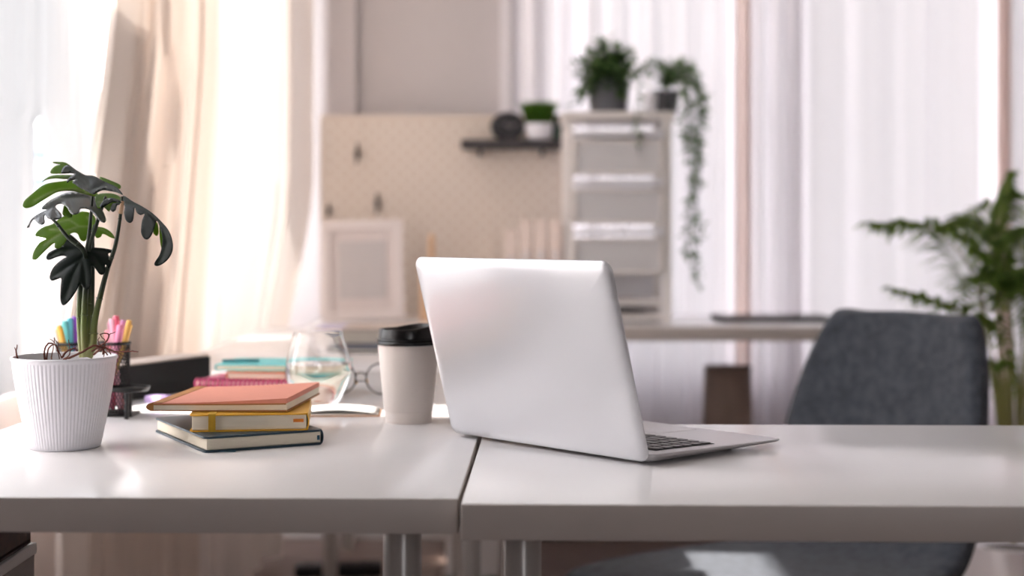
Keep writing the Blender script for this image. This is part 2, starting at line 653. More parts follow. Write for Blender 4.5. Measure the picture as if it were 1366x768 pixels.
def cur1(t, z):
    # near edge sweeps forward as it falls, far edge also
    s = max(0, min(1, (1.52 - z) / 0.8))
    return ((-0.845, 3.17 - 0.40 * s ** 1.2), (-0.815, 3.98 - 0.24 * s ** 1.2))
curtain('curtain', 'cream linen curtain gathered at the bright side window behind the potted plant', M['cloth_cream'], lerp_path(0.02, 2.56, 26, cur1), 0.040, 8, seed=3)
def cur2(t, z):
    s = max(0, min(1, (1.15 - z) / 0.5))
    return ((-0.868, 4.06 - 0.27 * max(0, min(1, (1.52 - z) / 0.8))), (-0.675 - 0.065 * s ** 1.3, 4.93 - 0.25 * s))
curtain('curtain', 'sunlit white curtain at the side window, nearest the pegboard corner', M['cloth_white'], lerp_path(0.02, 2.56, 26, cur2), 0.036, 6.0, seed=8)
def cur3(t, z):  # unseen curtain added to stop direct sun and soften light on the near desk
    return ((-0.885, 1.35), (-0.885, 2.27))
curtain('curtain', 'unseen thin white curtain added at the near end of the side window to diffuse light', M['diffuser_cloth'], lerp_path(0.02, 2.56, 8, cur3), 0.03, 8, seed=5)
def cur4(t, z):
    return ((-0.935, 2.43), (-0.935, 2.968 - 0.038 * max(0, min(1, (1.255 - z) / 0.02))))
curtain('sheer_curtain', 'thin white sheer on the bright side window above the desk edge', M['thin_sheer'], lerp_path(0.72, 1.575, 40, cur4), 0.006, 4, seed=6, n=90)
def cur5(t, z):
    return ((-0.935, 2.970 + 0.045 * max(0, min(1, (1.255 - z) / 0.02))), (-0.935, 3.40))
curtain('sheer_curtain', 'second thin sheer on the side window, just behind the plant leaves', M['thin_sheer'], lerp_path(0.72, 1.575, 40, cur5), 0.006, 4, seed=9, n=90)
b = BM()
box(b, (0.0015, 0.97, 0.78), (0, 0, 0))
rbl = obj('added_sun_blind', b, M['thin_sheer'])  # unseen blind added to block sun, leaving a slot for the seat patch
rbl.location = (-0.935, 2.915, 2.13)
tag(rbl, 'unseen pale blind added at the top of the side window to hold back sun', 'blind')
rb = BM()
tube(rb, [(-0.935, 2.40, 1.58), (-0.935, 3.42, 1.58)], 0.004, 8)
tag(obj('curtain_rod', rb, M['trim'], smooth=40), 'thin rod carrying the two thin sheers at the side window', 'rod')
rb = BM()
tube(rb, [(-0.875, 1.25, 2.6), (-0.84, 4.2, 2.6), (-0.80, 4.97, 2.6)], 0.012, 10)
tag(obj('curtain_rail', rb, M['trim'], smooth=40), 'white rail above the side window', 'rail')
SY = 4.93
def sheer(x0, x1, z0=0.04, y=SY):
    return lerp_path(z0, 2.56, 10, lambda t, z: ((x0, y), (x1, y)))
curtain('sheer_curtain', 'narrow white sheer between the grey wall and the drawer tower', M['sheer'], sheer(-0.035, 0.262, y=4.955), 0.020, 3.0, seed=12)
curtain('sheer_curtain', 'white sheer hanging behind the drawer tower and its plants', M['sheer'], sheer(0.255, 0.752), 0.014, 4.5, seed=17)
curtain('salmon_drape', 'salmon pink drape gathered narrow between two white sheers', M['pink_cloth'], sheer(0.732, 0.782, y=4.896), 0.010, 1.5, n=60, seed=21)
curtain('sheer_curtain', 'pinkish white gathered sheer just beside the salmon drape', M['sheer'], sheer(0.766, 0.960, y=4.915), 0.018, 3.5, seed=23)
curtain('sheer_curtain', 'wide white sheer behind the charcoal chair', M['sheer'], sheer(0.895, 1.615, y=4.955), 0.014, 4.0, seed=26)
curtain('salmon_drape', 'beige pink drape gathered at the window behind the palm', M['pink_cloth'], sheer(1.584, 1.632, y=4.900), 0.010, 2, n=60, seed=31)
curtain('sheer_curtain', 'white sheer at the window end behind the palm', M['sheer'], sheer(1.612, 2.66, y=4.925), 0.014, 7, seed=37)
rb = BM()
tube(rb, [(-0.08, 4.92, 2.6), (2.72, 4.92, 2.6)], 0.012, 10)
tag(obj('curtain_rail', rb, M['trim'], smooth=40), 'white rail above the rear window', 'rail')

# ------------------------------------------------------------------ desks
def desk(label, x0, x1, y0, y1, rotz, legs, group='white desks', th=0.036, drop=0.0, name='desk', pivot=None):
    px, py = pivot or ((x0 + x1) / 2, (y0 + y1) / 2)
    t = thing(name, label, 'desk', (px, py, 0), rotz, group)
    b = BM()
    box(b, (x1 - x0, y1 - y0, th), ((x0 + x1) / 2 - px, (y0 + y1) / 2 - py, DESK - th / 2 - drop), bevel=0.0012)
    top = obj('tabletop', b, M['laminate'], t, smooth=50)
    top.data.materials.append(M['laminate_shade'])
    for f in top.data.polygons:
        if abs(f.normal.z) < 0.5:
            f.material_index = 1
    zt = DESK - th - drop
    for (lx, ly) in legs:
        lb = BM()
        lathe(lb, [(0.014, 0.0), (0.0165, 0.002), (0.0165, 0.012), (0.0215, 0.014), (0.0215, zt - 0.005), (0.021, zt - 0.004)], 28, (lx - px, ly - py, 0))
        lg = obj('leg', lb, M['leg'], t, smooth=40)
        pb = BM()
        lathe(pb, [(0.032, zt - 0.004), (0.032, zt)], 28, (lx - px, ly - py, 0))
        obj('mounting_plate', pb, M['black_gap'], lg, smooth=40)
    return t
M['leg'] = mat('grey_white_metal', (176, 170, 166), 0.3, metal=0.2, var=0.01)
A = R(-0.35)
desk('white desk under the potted plant, its corner meeting the laptop desk', -0.712, -0.0545, 1.521, 2.92, R(-1.15),
     [(-0.124, 1.655), (-0.66, 1.555), (-0.105, 2.80)], pivot=(-0.0545, 1.521))
desk('white desk continuing behind the glass and cup towards the pegboard', -0.700, -0.045, 2.935, 4.275, R(0),
     [(-0.10, 3.05), (-0.12, 4.15)])
desk('white desk carrying the laptop, its long front edge facing out', -0.051, 1.45, 1.4915, 2.118, R(-1.35),
     [(0.007, 1.655), (-0.006, 2.03), (1.37, 1.62), (1.37, 2.03)], pivot=(-0.051, 1.4915))
desk('pale rear desk below the pegboard and the drawer tower', -0.60, 1.26, 4.30, 4.88, 0, [(1.19, 4.37), (1.19, 4.81), (-0.53, 4.37), (-0.53, 4.81)], th=0.042)
# panel support of the rear desk
t = thing('drawer_pedestal', 'narrow white drawer pedestal on the floor under the rear desk', 'pedestal', (-0.115, 4.56, 0.02), 0)
obj('body', bx((0.155, 0.42, 0.66), (0, 0, 0.33), 0.003), M['trim'], t)
for k in range(4):
    d_ = obj('drawer_front', bx((0.147, 0.016, 0.153), (0, -0.218, 0.085 + k * 0.163), 0.003), M['laminate'], t)
    obj('handle', bx((0.07, 0.012, 0.008), (0, -0.232, 0.15 + k * 0.163), 0.002), M['leg'], d_)
for sx in (-1, 1):
    for sy in (-1, 1):
        obj('foot', bx((0.03, 0.03, 0.02), (sx * 0.055, sy * 0.17, -0.01)), M['black_gap'], t)

# ------------------------------------------------------------------ laptop
LX, LD = 0.355, 0.245
lap_y = Vector((0.743, 0.669, 0))
lap = thing('laptop', 'open silver laptop on the white desk, lid turned to the viewer', 'laptop', (0.0425, 1.866, DESK), math.atan2(-0.743, 0.669))
def base_shape(co):
    t = (co.y + LD / 2) / LD            # 0 at the hinge, 1 at the front lip
    th = 0.0112 * (1 - t) + 0.0045 * t
    lift = 0.0018 + 0.003 * t
    return Vector((co.x, co.y + LD / 2, lift + co.z * th))
b = BM()
pad(b, LX, LD, 0.012, [(0.022, 0.0), (0.010, 0.06), (0.003, 0.28), (0.0004, 0.62), (0.0, 0.72), (0.0, 0.95), (0.0008, 1.0)], 8, base_shape)
base = obj('base', b, M['silver'], lap, smooth=35)
def top_z(y):
    t = y / LD
    return 0.0018 + 0.003 * t + 0.0112 * (1 - t) + 0.0045 * t
slope = (top_z(LD) - top_z(0)) / LD
rotb = Matrix.Rotation(math.atan(slope), 3, 'X')
kw, kh, kx0, ky0 = 0.0184, 0.0172, -0.1564, 0.030
obj('keyboard_well', bx((0.3150, 0.1055, 0.0006), (0, 0.082, top_z(0.082) + 0.0001), rot=rotb), M['black_gap'], base)
key_me = {}
def key(w, cx, cy, h=0.0146):
    kname = (round(w, 4), round(h, 4))
    if kname not in key_me:
        kb = BM()
        pad(kb, w, h, 0.0018, [(0.0, 0.0), (0.0, 0.0009), (0.0005, 0.0013)], 3)
        o = obj('key', kb, M['key'], base, smooth=40)
        key_me[kname] = o.data
    else:
        o = bpy.data.objects.new('key', key_me[kname])
        COL.objects.link(o)
        o.parent = base
    o.location = (cx, cy, top_z(cy) + 0.0005)
    o.rotation_euler = (math.atan(slope), 0, 0)
rows = [[1] * 17, [1] * 13 + [1.0, 1, 1, 1], [1.5] + [1] * 12 + [0.5 + 1 - 1 + 0.5] + [1, 1, 1][:2] + [0.5] ,
        [1.75] + [1] * 11 + [1.25] + [1, 1, 1], [2.25] + [1] * 10 + [1.75] + [1, 1, 1], [1.25, 1, 1.25, 1.25, 5.25, 1.25, 1, 1, 1, 1, 1, 1]]
rows[2] = [1.5] + [1] * 12 + [0.5 + 1] + [1, 1]
for r_, row in enumerate(rows):
    tot = sum(row)
    x = 0.0
    for w in row:
        ww = w * 17 / tot * kw
        key(ww - 0.0034, kx0 + x + ww / 2, ky0 + 0.009 + r_ * kh)
        x += ww
b = BM()
pad(b, 0.115, 0.078, 0.004, [(0.0, 0.0), (0.0, 0.0002), (0.0003, 0.0003)], 4)
tp = obj('trackpad', b, M['silver'], base, smooth=30)
tp.location = (-0.01, 0.192, top_z(0.192) - 0.00005)
tp.rotation_euler = (math.atan(slope), 0, 0)
for sx in (-0.13, 0.13):
    for y_ in (0.03, 0.19):
        fb = BM()
        lathe(fb, [(0.005, 0.0), (0.0055, 0.0008), (0.0055, 0.0042)], 16, (sx, y_, 0))
        obj('rubber_foot', fb, M['black_gap'], base, smooth=40)
# lid: local x across, y up the lid, z outward (towards the viewer)
LIDH = 0.243
b = BM()
pad(b, LX, LIDH, 0.014, [(0.0012, 0.0), (0.0, 0.0006), (0.0, 0.0022), (0.0008, 0.0036), (0.003, 0.0050), (0.007, 0.0062), (0.013, 0.0070), (0.022, 0.0075), (0.04, 0.0078), (0.08, 0.0080)], 10)
lid = obj('lid', b, M['lid'], lap, smooth=28)
lean = R(15.6)
ex = Vector((-1, 0, 0))
ey = Vector((0, -math.sin(lean), math.cos(lean)))
ez = Vector((0, -math.cos(lean), -math.sin(lean)))
lid_o = Vector((0, -0.001, 0.0045))
Ml = Matrix((ex, ey, ez)).transposed().to_4x4()
Ml.translation = lid_o + ey * LIDH / 2
lid.matrix_local = Ml
def lid_part(name, bm_, m, z):
    o = obj(name, bm_, m, lid, smooth=30)
    o.location = (0, 0, z)
    return o
b = BM()
pad(b, LX - 0.006, LIDH - 0.006, 0.011, [(0.0, -0.0014), (0.0, 0.0)], 8)
lid_part('bezel', b, M['black_gap'], 0.0)
b = BM()
pad(b, LX - 0.026, LIDH - 0.045, 0.002, [(0.0, -0.0019), (0.0, -0.0014)], 3)
lid_part('screen', b, M['screen'], 0.0)
b = BM()
tube(b, [(-0.13, 0.0035, 0.0085), (0.13, 0.0035, 0.0085)], 0.0042, 14)
obj('hinge', b, M['black_gap'], lap, smooth=40)

# ------------------------------------------------------------------ potted plant
PD = 1.888
pot_loc = P(86, 310 + 0.27 * F / PD, PD)
plant = thing('potted_plant', 'leafy green houseplant in a white ribbed pot on the near desk', 'plant', (pot_loc.x, PD, DESK))
NR = 76
b = BM()
prof = [(0.0415, 0.0), (0.0440, 0.0015), (0.0460, 0.010), (0.0500, 0.030), (0.0540, 0.050), (0.0580, 0.072), (0.0615, 0.094), (0.0630, 0.107), (0.0636, 0.1095), (0.0652, 0.1115), (0.0652, 0.1140), (0.0640, 0.1150), (0.0618, 0.1146), (0.0610, 0.1080), (0.0560, 0.075)]
def ribs(a, i):
    if 1 <= i <= 7:
        return 1 + 0.0130 * (abs(math.cos(a * NR / 2)) - 0.5)
    return 1
lathe(b, prof, NR * 6, (0, 0, 0), True, False, ribs)
pot = obj('pot', b, M['pot_white'], plant, smooth=60)
b = BM()
lathe(b, [(0.0002, 0.098), (0.03, 0.100), (0.0605, 0.0985)], 40, (0, 0, 0), True, False)
for v in b.verts:
    v.co.z += random.uniform(-0.0015, 0.0015)
obj('soil', b, M['soil'], pot, smooth=60)

def plocal(x, y, d=PD, o=plant):
    return P(x, y, d) - o.location

def stem(pts, r0, r1, m, depths=None, parent=plant, name='stem', rings=True):
    V = [plocal(p[0], p[1], p[2] if len(p) > 2 else PD) for p in pts]
    c = crom(V, 6)
    n = len(c)
    rad = [r0 + (r1 - r0) * (k / (n - 1)) ** 0.7 for k in range(n)]
    bb = BM()
    tube(bb, c, rad, 10)
    if rings:
        for k in range(9, n - 4, 9):
            t_ = (c[k + 1] - c[k - 1]).normalized() * 0.0007
            tube(bb, [c[k] - t_, c[k], c[k] + t_], [rad[k] * 1.0, rad[k] * 1.35, rad[k] * 1.0], 10)
    return obj(name, bb, m, parent, smooth=60)
M['stem_dark'] = mat('dark_stem', (40, 50, 30), 0.45, var=0.2, scale=60)
def stem_grad():
    m, n, l, b_ = newmat('stem_pale_base')
    tc = n.new('ShaderNodeTexCoord')
    sp = n.new('ShaderNodeSeparateXYZ')
    l.new(tc.outputs['Object'], sp.inputs[0])
    rp = n.new('ShaderNodeValToRGB')
    e = rp.color_ramp.elements
    e[0].position = 0.12
    e[0].color = s2l((150, 150, 92)) + (1,)
    e[1].position = 0.20
    e[1].color = s2l((36, 46, 28)) + (1,)
    k = e.new(0.155)
    k.color = s2l((104, 118, 52)) + (1,)
    l.new(sp.outputs['Z'], rp.inputs[0])
    l.new(rp.outputs[0], b_.inputs['Base Color'])
    b_.inputs['Roughness'].default_value = 0.4
    return m
M['stem'] = stem_grad()
stem([(111, 476, PD), (107, 440, PD), (106, 405, PD), (109, 360, PD + .004), (117, 325, PD + .01), (121, 290, PD + .012), (123, 262, PD + .012)], 0.0052, 0.0017, M['stem'])
stem([(116, 476, PD + .006), (117, 430, PD + .008), (118, 380, PD + .008), (118, 335, PD + .01), (127, 305, PD + .012), (135, 280, PD + .015), (141, 262, PD + .015)], 0.0048, 0.0018, M['stem'])
stem([(117, 476, PD - .006), (124, 458, PD - .004), (126, 430, PD), (133, 398, PD), (143, 360, PD), (154, 327, PD), (160, 292, PD), (163, 262, PD)], 0.0062, 0.0017, M['stem'])
stem([(114, 476, PD - .006), (112, 440, PD - .006), (113, 400, PD - .004), (116, 360, PD), (112, 335, PD - .01), (92, 318, PD - .012), (78, 301, PD - .012), (70, 292, PD - .01)], 0.0050, 0.0017, M['stem'])
stem([(120, 476, PD + .01), (121, 440, PD + .012), (123, 400, PD + .012), (124, 350, PD + .015), (124, 312, PD + .02), (126, 300, PD + .025)], 0.0042, 0.0016, M['stem'])
stem([(160.5, 285, PD), (162, 276, PD), (163.5, 268, PD)], 0.0030, 0.0022, M['light_wood'], name='stem_sheath', rings=False)

def z1(pts):
    return [(x / 6.982 + 25, y / 6.982 + 205) for x, y in pts]
def z2(pts):
    return [(x / 4.8 + 125, y / 4.8 + 205) for x, y in pts]
def z3(pts):
    return [(x / 5.486 + 40, y / 5.486 + 280) for x, y in pts]

def leaf(name, outline, m, d0, kx=0.0, ky=0.0, curv=0.0, veins=(), step=2.4, groove=0.9, th=0.0006, depth_pts=None, parent=plant):
    """a lobed leaf blade: the outline is filled with a fine mesh and bent in depth"""
    ol = [Vector((p[0], p[1], 0)) for p in outline]
    ol = crom(ol, 3, True)
    ol = [Vector((p.x, p.y)) for p in ol]
    xs = [p.x for p in ol]
    ys = [p.y for p in ol]
    cx, cy = (min(xs) + max(xs)) / 2, (min(ys) + max(ys)) / 2
    rad = max(max(xs) - min(xs), max(ys) - min(ys)) / 2
    pts = list(ol)
    y = min(ys) + step / 2
    r_ = 0
    while y < max(ys):
        x = min(xs) + (step / 2 if r_ % 2 else 0)
        while x < max(xs):
            p = Vector((x, y))
            ins = False
            j = len(ol) - 1
            for i_ in range(len(ol)):
                if (ol[i_].y > y) != (ol[j].y > y) and x < (ol[j].x - ol[i_].x) * (y - ol[i_].y) / (ol[j].y - ol[i_].y) + ol[i_].x:
                    ins = not ins
                j = i_
            if ins and min((p - q).length for q in ol) > step * 0.55:
                pts.append(p)
            x += step
        y += step * 0.87
        r_ += 1
    n0 = len(ol)
    edges = [(k, (k + 1) % n0) for k in range(n0)]
    vs, es, fs, _, _, _ = geometry.delaunay_2d_cdt(pts, edges, [list(range(n0))], 1, 1e-5)
    segs = []
    for line in veins:
        for a_, c_ in zip(line, line[1:]):
            segs.append((Vector(a_), Vector(c_)))
    def vdist(p):
        best = 1e9
        for a_, c_ in segs:
            d_ = c_ - a_
            t_ = max(0, min(1, (p - a_).dot(d_) / max(d_.length_squared, 1e-9)))
            best = min(best, (p - a_ - d_ * t_).length)
        return best
    bb = BM()
    lay = bb.verts.layers.float.new('vein')
    V = []
    for p in vs:
        dx, dy = p.x - cx, cy - p.y
        q = (dx * dx + dy * dy) / (rad * rad)
        dep = d0 + kx * dx * 0.001 + ky * dy * 0.001 + curv * q * 0.01
        vn = 0.0
        if segs:
            vd = vdist(p)
            vn = math.exp(-(vd / 1.3) ** 2)
            dep += groove * 0.001 * math.exp(-(vd / 2.2) ** 2) - 0.0016 * min(vd / 8, 1)
        v = bb.verts.new(plocal(p.x, p.y, dep, parent))
        v[lay] = vn
        V.append(v)
    for f_ in fs:
        try:
            bb.faces.new([V[k] for k in f_])
        except ValueError:
            pass
    o = obj(name, bb, m, parent, smooth=180)
    md = o.modifiers.new('thickness', 'SOLIDIFY')
    md.thickness = th
    md.offset = 0
    return o

# top dark leaf
leaf('leaf', [(81.6, 228.6), (84, 223.6), (89.5, 220), (95, 222), (101, 226.5), (107, 230), (114, 233.7), (122, 234), (128, 236), (137, 241), (148, 246), (156, 250), (164, 259.5), (156, 256.5), (146, 254.5), (137, 253.5), (129, 257), (125, 259), (117, 255.5), (105, 249.5), (101.6, 246.5), (96.6, 243), (101, 239.8), (95, 240.5), (89, 243.5), (92, 237), (99.5, 232.5), (95, 230.8), (88, 230.8), (82.3, 231)],
     M['leaf_dark'], PD - .022, 0.15, 2.6, -0.6, veins=[[(124, 257), (113, 244), (100, 232), (88, 225)], [(122, 253), (140, 246), (160, 257)], [(121, 252), (110, 247), (100, 240)], [(120, 250), (118, 240), (110, 233)]])
leaf('leaf', [(71, 216), (79, 216), (87, 216.8), (94, 221), (100, 228), (92, 231), (78, 231.5), (70, 231.5), (67, 230), (69.5, 225), (75, 220.9), (81, 219.6), (72, 217.6)], M['leaf_green'], PD + .03, 0, 1.0)
leaf('leaf', [(56, 242.5), (63.7, 236.5), (73.7, 233.6), (94, 233.6), (101, 235), (91, 238.7), (73.7, 237.7), (62, 239.6)], M['leaf_green'], PD + .034, 0, 2.0)
leaf('leaf', [(30.7, 272.3), (33.6, 266.6), (43.6, 258), (53.7, 249.4), (65, 244.4), (82.3, 242), (96.6, 240.8), (104, 247), (117, 253), (130, 258), (128, 262), (110, 258), (99.5, 255), (86.6, 254.4), (75, 256.6), (65, 262.3), (53.7, 269.5), (43.6, 275.2), (35, 277.4), (31, 275.2)],
     M['leaf_green'], PD + .022, 0.5, 1.6, 0.5, veins=[[(126, 260), (100, 252), (80, 252), (60, 260), (45, 268)]])
leaf('leaf', [(36.2, 302.4), (42, 292.4), (50.8, 285.2), (62.3, 279.5), (56, 279), (56.5, 275.5), (68, 266.6), (79.4, 260.9), (88, 257.3), (96.6, 255.9), (108, 256.6), (116.7, 260.2), (125.3, 262), (134, 262.5), (134, 264), (127, 266), (131, 274), (137.5, 282), (141.6, 292.5), (139.6, 296.6), (135, 295.6), (130, 291), (125.3, 285.2), (118, 279.5), (108, 278), (105.2, 283.8), (99.5, 286), (93.8, 283.8), (89.5, 276.6), (82.3, 271.6), (76, 273), (74.3, 276.6), (79.4, 282.4), (82.3, 286.7), (80.9, 291), (72.3, 293), (63.7, 291), (60.3, 286.7), (59.4, 291), (60, 296.7), (56.5, 299.8), (50.8, 298), (46.5, 293.8), (44.6, 292.6), (40.8, 298), (39.3, 302.4), (37, 303.4)],
     M['leaf_sheen'], PD - .012, 0.3, 2.4, 0.7, veins=[[(128, 264), (108, 263), (90, 266), (70, 276), (52, 288), (40, 298)], [(92, 265), (96, 278)], [(72, 275), (76, 288)], [(56, 285), (57, 295)], [(115, 264), (130, 280), (138, 292)], [(90, 266), (78, 264)]])
leaf('leaf', [(43.3, 343.8), (45.5, 334.7), (52.8, 323.7), (61.9, 318.3), (51, 315.5), (47, 313.7), (51, 307.3), (60, 301.9), (70, 299), (83.7, 289), (100, 285.5), (109.3, 282.2), (120.2, 283.6), (127.5, 291), (128, 301), (138.4, 303.7), (147.5, 309), (153.4, 317.4), (147.5, 316.5), (141, 312.8), (136.6, 312), (134.8, 315.5), (129.3, 317.4), (125.7, 313), (119, 309), (114, 321), (107.4, 320), (103.8, 312), (98.3, 310), (92.9, 312.8), (89.2, 319.2), (83.7, 327.4), (78.3, 331), (72.8, 330), (72.8, 323.7), (63.7, 331), (56.4, 338.3), (49, 345.6), (44.6, 346)],
     M['leaf_green'], PD + .026, 0.2, 1.2, 0.6, veins=[[(124, 303), (105, 302), (88, 308), (70, 318), (58, 327)], [(105, 302), (92, 293), (78, 296)], [(88, 308), (66, 306)], [(124, 303), (116, 290)], [(124, 303), (136, 306), (150, 315)]])
leaf('leaf', [(84, 287), (84, 280), (86, 273.5), (91, 275), (96, 285), (94, 290)], M['leaf_green'], PD + .012, 0, 1.0)
leaf('leaf', z3([(190, 215), (215, 203), (262, 203), (274, 178), (300, 182), (340, 215), (380, 250), (415, 285), (460, 275), (540, 280), (600, 293), (614, 312), (572, 318), (590, 360), (595, 400), (572, 425), (552, 398), (553, 450), (530, 473), (505, 465), (480, 430), (455, 405), (448, 440), (450, 520), (435, 570), (410, 578), (385, 560), (368, 540), (340, 590), (300, 650), (260, 690), (235, 692), (222, 650), (225, 560), (229, 500), (200, 505), (165, 516), (146, 505), (145, 480), (165, 430), (200, 390), (240, 360), (267, 343), (240, 333), (190, 345), (150, 362), (125, 362), (118, 345), (135, 315), (170, 295), (230, 270), (243, 262), (210, 250), (188, 235)]),
     M['leaf_dark'], PD - .028, 0.1, 1.3, 0.9, veins=[z3([(412, 292), (370, 370), (320, 470), (260, 640)]), z3([(400, 310), (330, 290), (220, 300), (140, 340)]), z3([(375, 360), (270, 420), (170, 490)]), z3([(405, 300), (330, 250), (220, 215)]), z3([(415, 295), (470, 340), (530, 440)]), z3([(418, 290), (500, 300), (590, 310)]), z3([(380, 360), (400, 450), (412, 560)])])
leaf('leaf', z2([(100, 330), (108, 312), (178, 314), (188, 268), (250, 305), (320, 342), (380, 383), (430, 430), (480, 490), (505, 560), (505, 620), (480, 670), (440, 705), (405, 718), (388, 708), (397, 685), (420, 650), (435, 600), (440, 550), (430, 490), (405, 430), (390, 470), (370, 522), (345, 547), (320, 540), (303, 500), (310, 430), (326, 384), (300, 392), (275, 375), (263, 345), (258, 385), (250, 428), (230, 442), (205, 425), (195, 380), (198, 330), (160, 326), (148, 335), (140, 360), (120, 372), (103, 352)]),
     M['leaf_dark'], PD, -0.35, 1.1, 0.4, veins=[z2([(178, 318), (250, 330), (320, 352), (380, 395), (440, 470), (470, 560), (440, 660), (410, 705)])], groove=1.5)
leaf('leaf', z2([(398, 440), (380, 500), (400, 525), (415, 510), (412, 455)]), M['leaf_green'], PD + .012, 0, 1.0, step=2)
leaf('leaf', z2([(420, 470), (425, 560), (436, 608), (448, 560), (440, 500)]), M['leaf_green'], PD + .006, 0, 1.0, step=2)
leaf('leaf', [(134, 236), (148, 241), (160, 246.5), (160, 251.5), (150, 250), (140, 245), (134, 240)], M['leaf_green'], PD + .02, 0, 2.0)
leaf('leaf', [(127, 262), (137, 258), (153, 259), (163, 265), (163, 270), (150, 271), (146, 282), (138, 276), (130, 277)], M['leaf_green'], PD + .012, 0, 2.2, veins=[[(130, 270), (160, 266)]])
leaf('leaf', z2([(40, 330), (75, 292), (130, 285), (180, 312), (120, 308), (75, 335), (50, 345)]), M['leaf_dark'], PD - .004, 0, 2.2)

# wiry roots curling over the rim
def z8(pts, d=PD):
    return [plocal(x / 4.8 + 60, y / 4.8 + 400, d + (p[0] if p else 0)) for x, y, *p in pts]
def root(pts, r=0.0011):
    c = crom(z8(pts), 4)
    n = len(c)
    bb = BM()
    tube(bb, [v + Vector((random.uniform(-.0005, .0005), 0, random.uniform(-.0005, .0005))) for v in c], [r * (1 - 0.55 * k / n) for k in range(n)], 6)
    obj('root', bb, M['bark'], plant, smooth=60)
root([(0, 380, -.03), (0, 310, -.035), (35, 275, -.035), (75, 300, -.03), (105, 370, -.025)], .0014)
root([(10, 380, -.03), (20, 320, -.03), (55, 285, -.035), (85, 330, -.035), (90, 380, -.03)], .0012)
root([(40, 380, -.02), (50, 320, -.02), (60, 270, -.02), (60, 240, -.02)], .0008)
root([(60, 270, -.02), (40, 255, -.02), (30, 250, -.02)], .0006)
root([(105, 370, -.02), (140, 330, -.02), (190, 310, -.02), (210, 330, -.02)], .0016)
root([(130, 375, -.03), (160, 345, -.03), (155, 290, -.03), (150, 255, -.03)], .0009)
root([(90, 300, -.01), (75, 265, -.01), (55, 245, -.01)], .0007)
root([(120, 380, -.04), (170, 365, -.045), (240, 330, -.045), (310, 295, -.04), (370, 300, -.03), (430, 325, -.03), (500, 332, -.04), (560, 328, -.045), (598, 330, -.05)], .0016)
root([(520, 330, -.04), (535, 315, -.04), (545, 312, -.04)], .0007)
root([(430, 325, -.03), (480, 345, -.03), (505, 358, -.035)], .0009)
root([(300, 330, -.02), (360, 290, -.02), (400, 260, -.02), (415, 220, -.02), (450, 205, -.02)], .0011)
root([(370, 350, -.01), (380, 290, -.01), (410, 225, -.01), (370, 215, -.01), (355, 225, -.01), (385, 260, -.01)], .0012)
root([(400, 350, -.01), (360, 300, -.02), (340, 260, -.02), (350, 235, -.02)], .0009)
root([(310, 350, -.02), (350, 320, -.03), (400, 310, -.03), (420, 345, -.02)], .0013)
root([(-178, 380, .0), (-180, 350, .0), (-184, 320, .0), (-178, 285, .0)], .0013)
root([(-184, 320, .0), (-194, 305, .0)], .0007)
root([(330, 300, -.03), (375, 330, -.035), (375, 365, -.03)], .0009)

# ------------------------------------------------------------------ stack of notebooks
def book(name, label, cat, corner, ang, w, l, th, z, cover, pages='paper', cover_th=0.0016, spine='right', group=None, over=0.003, r=0.006):
    """corner = near-left corner; local x = across (spine at +x or -x), y = back"""
    t = thing(name, label, cat, (corner[0], corner[1], z), ang, group)
    sgn = 1 if spine == 'right' else -1
    def cov(z0, z1):
        b_ = BM()
        pts = rrect(w, l, r, 5)
        prism(b_, [(x + w / 2, y + l / 2) for x, y in pts], z0, z1)
        bmesh.ops.bevel(b_, geom=[e for e in b_.edges if abs(e.verts[0].co.z - e.verts[1].co.z) < 1e-6], offset=min(0.0006, (z1 - z0) * 0.4), segments=2, affect='EDGES')
        return b_
    obj('cover', cov(0, cover_th), cover, t, smooth=40)
    obj('cover', cov(th - cover_th, th), cover, t, smooth=40)
    # rounded spine wrapping one side
    xs = w if sgn > 0 else 0
    b_ = BM()
    sec = []
    m_ = 8
    for k in range(m_ + 1):
        a = R(-90 + 180 * k / m_)
        sec.append((xs - sgn * 0.003 + sgn * math.cos(a) * 0.0045, th / 2 + math.sin(a) * th / 2))
    for k in range(m_, -1, -1):
        a = R(-90 + 180 * k / m_)
        sec.append((xs - sgn * 0.003 + sgn * math.cos(a) * 0.003, th / 2 + math.sin(a) * (th / 2 - cover_th)))
    lo = [b_.verts.new((x, 0.002, zz)) for x, zz in sec]
    hi = [b_.verts.new((x, l - 0.002, zz)) for x, zz in sec]
    n_ = len(sec)
    for k in range(n_):
        b_.faces.new((lo[k], lo[(k + 1) % n_], hi[(k + 1) % n_], hi[k]))
    b_.faces.new(lo[::-1])
    b_.faces.new(hi)
    bmesh.ops.recalc_face_normals(b_, faces=b_.faces)
    obj('spine', b_, cover, t, smooth=50)
    x0, x1 = (over, w - 0.002) if sgn > 0 else (0.002, w - over)
    b_ = BM()
    box(b_, (x1 - x0, l - 2 * over, th - 2 * cover_th - 0.0002), ((x0 + x1) / 2, l / 2, th / 2), bevel=0.0008, seg=1)
    obj('page_block', b_, M[pages], t)
    return t

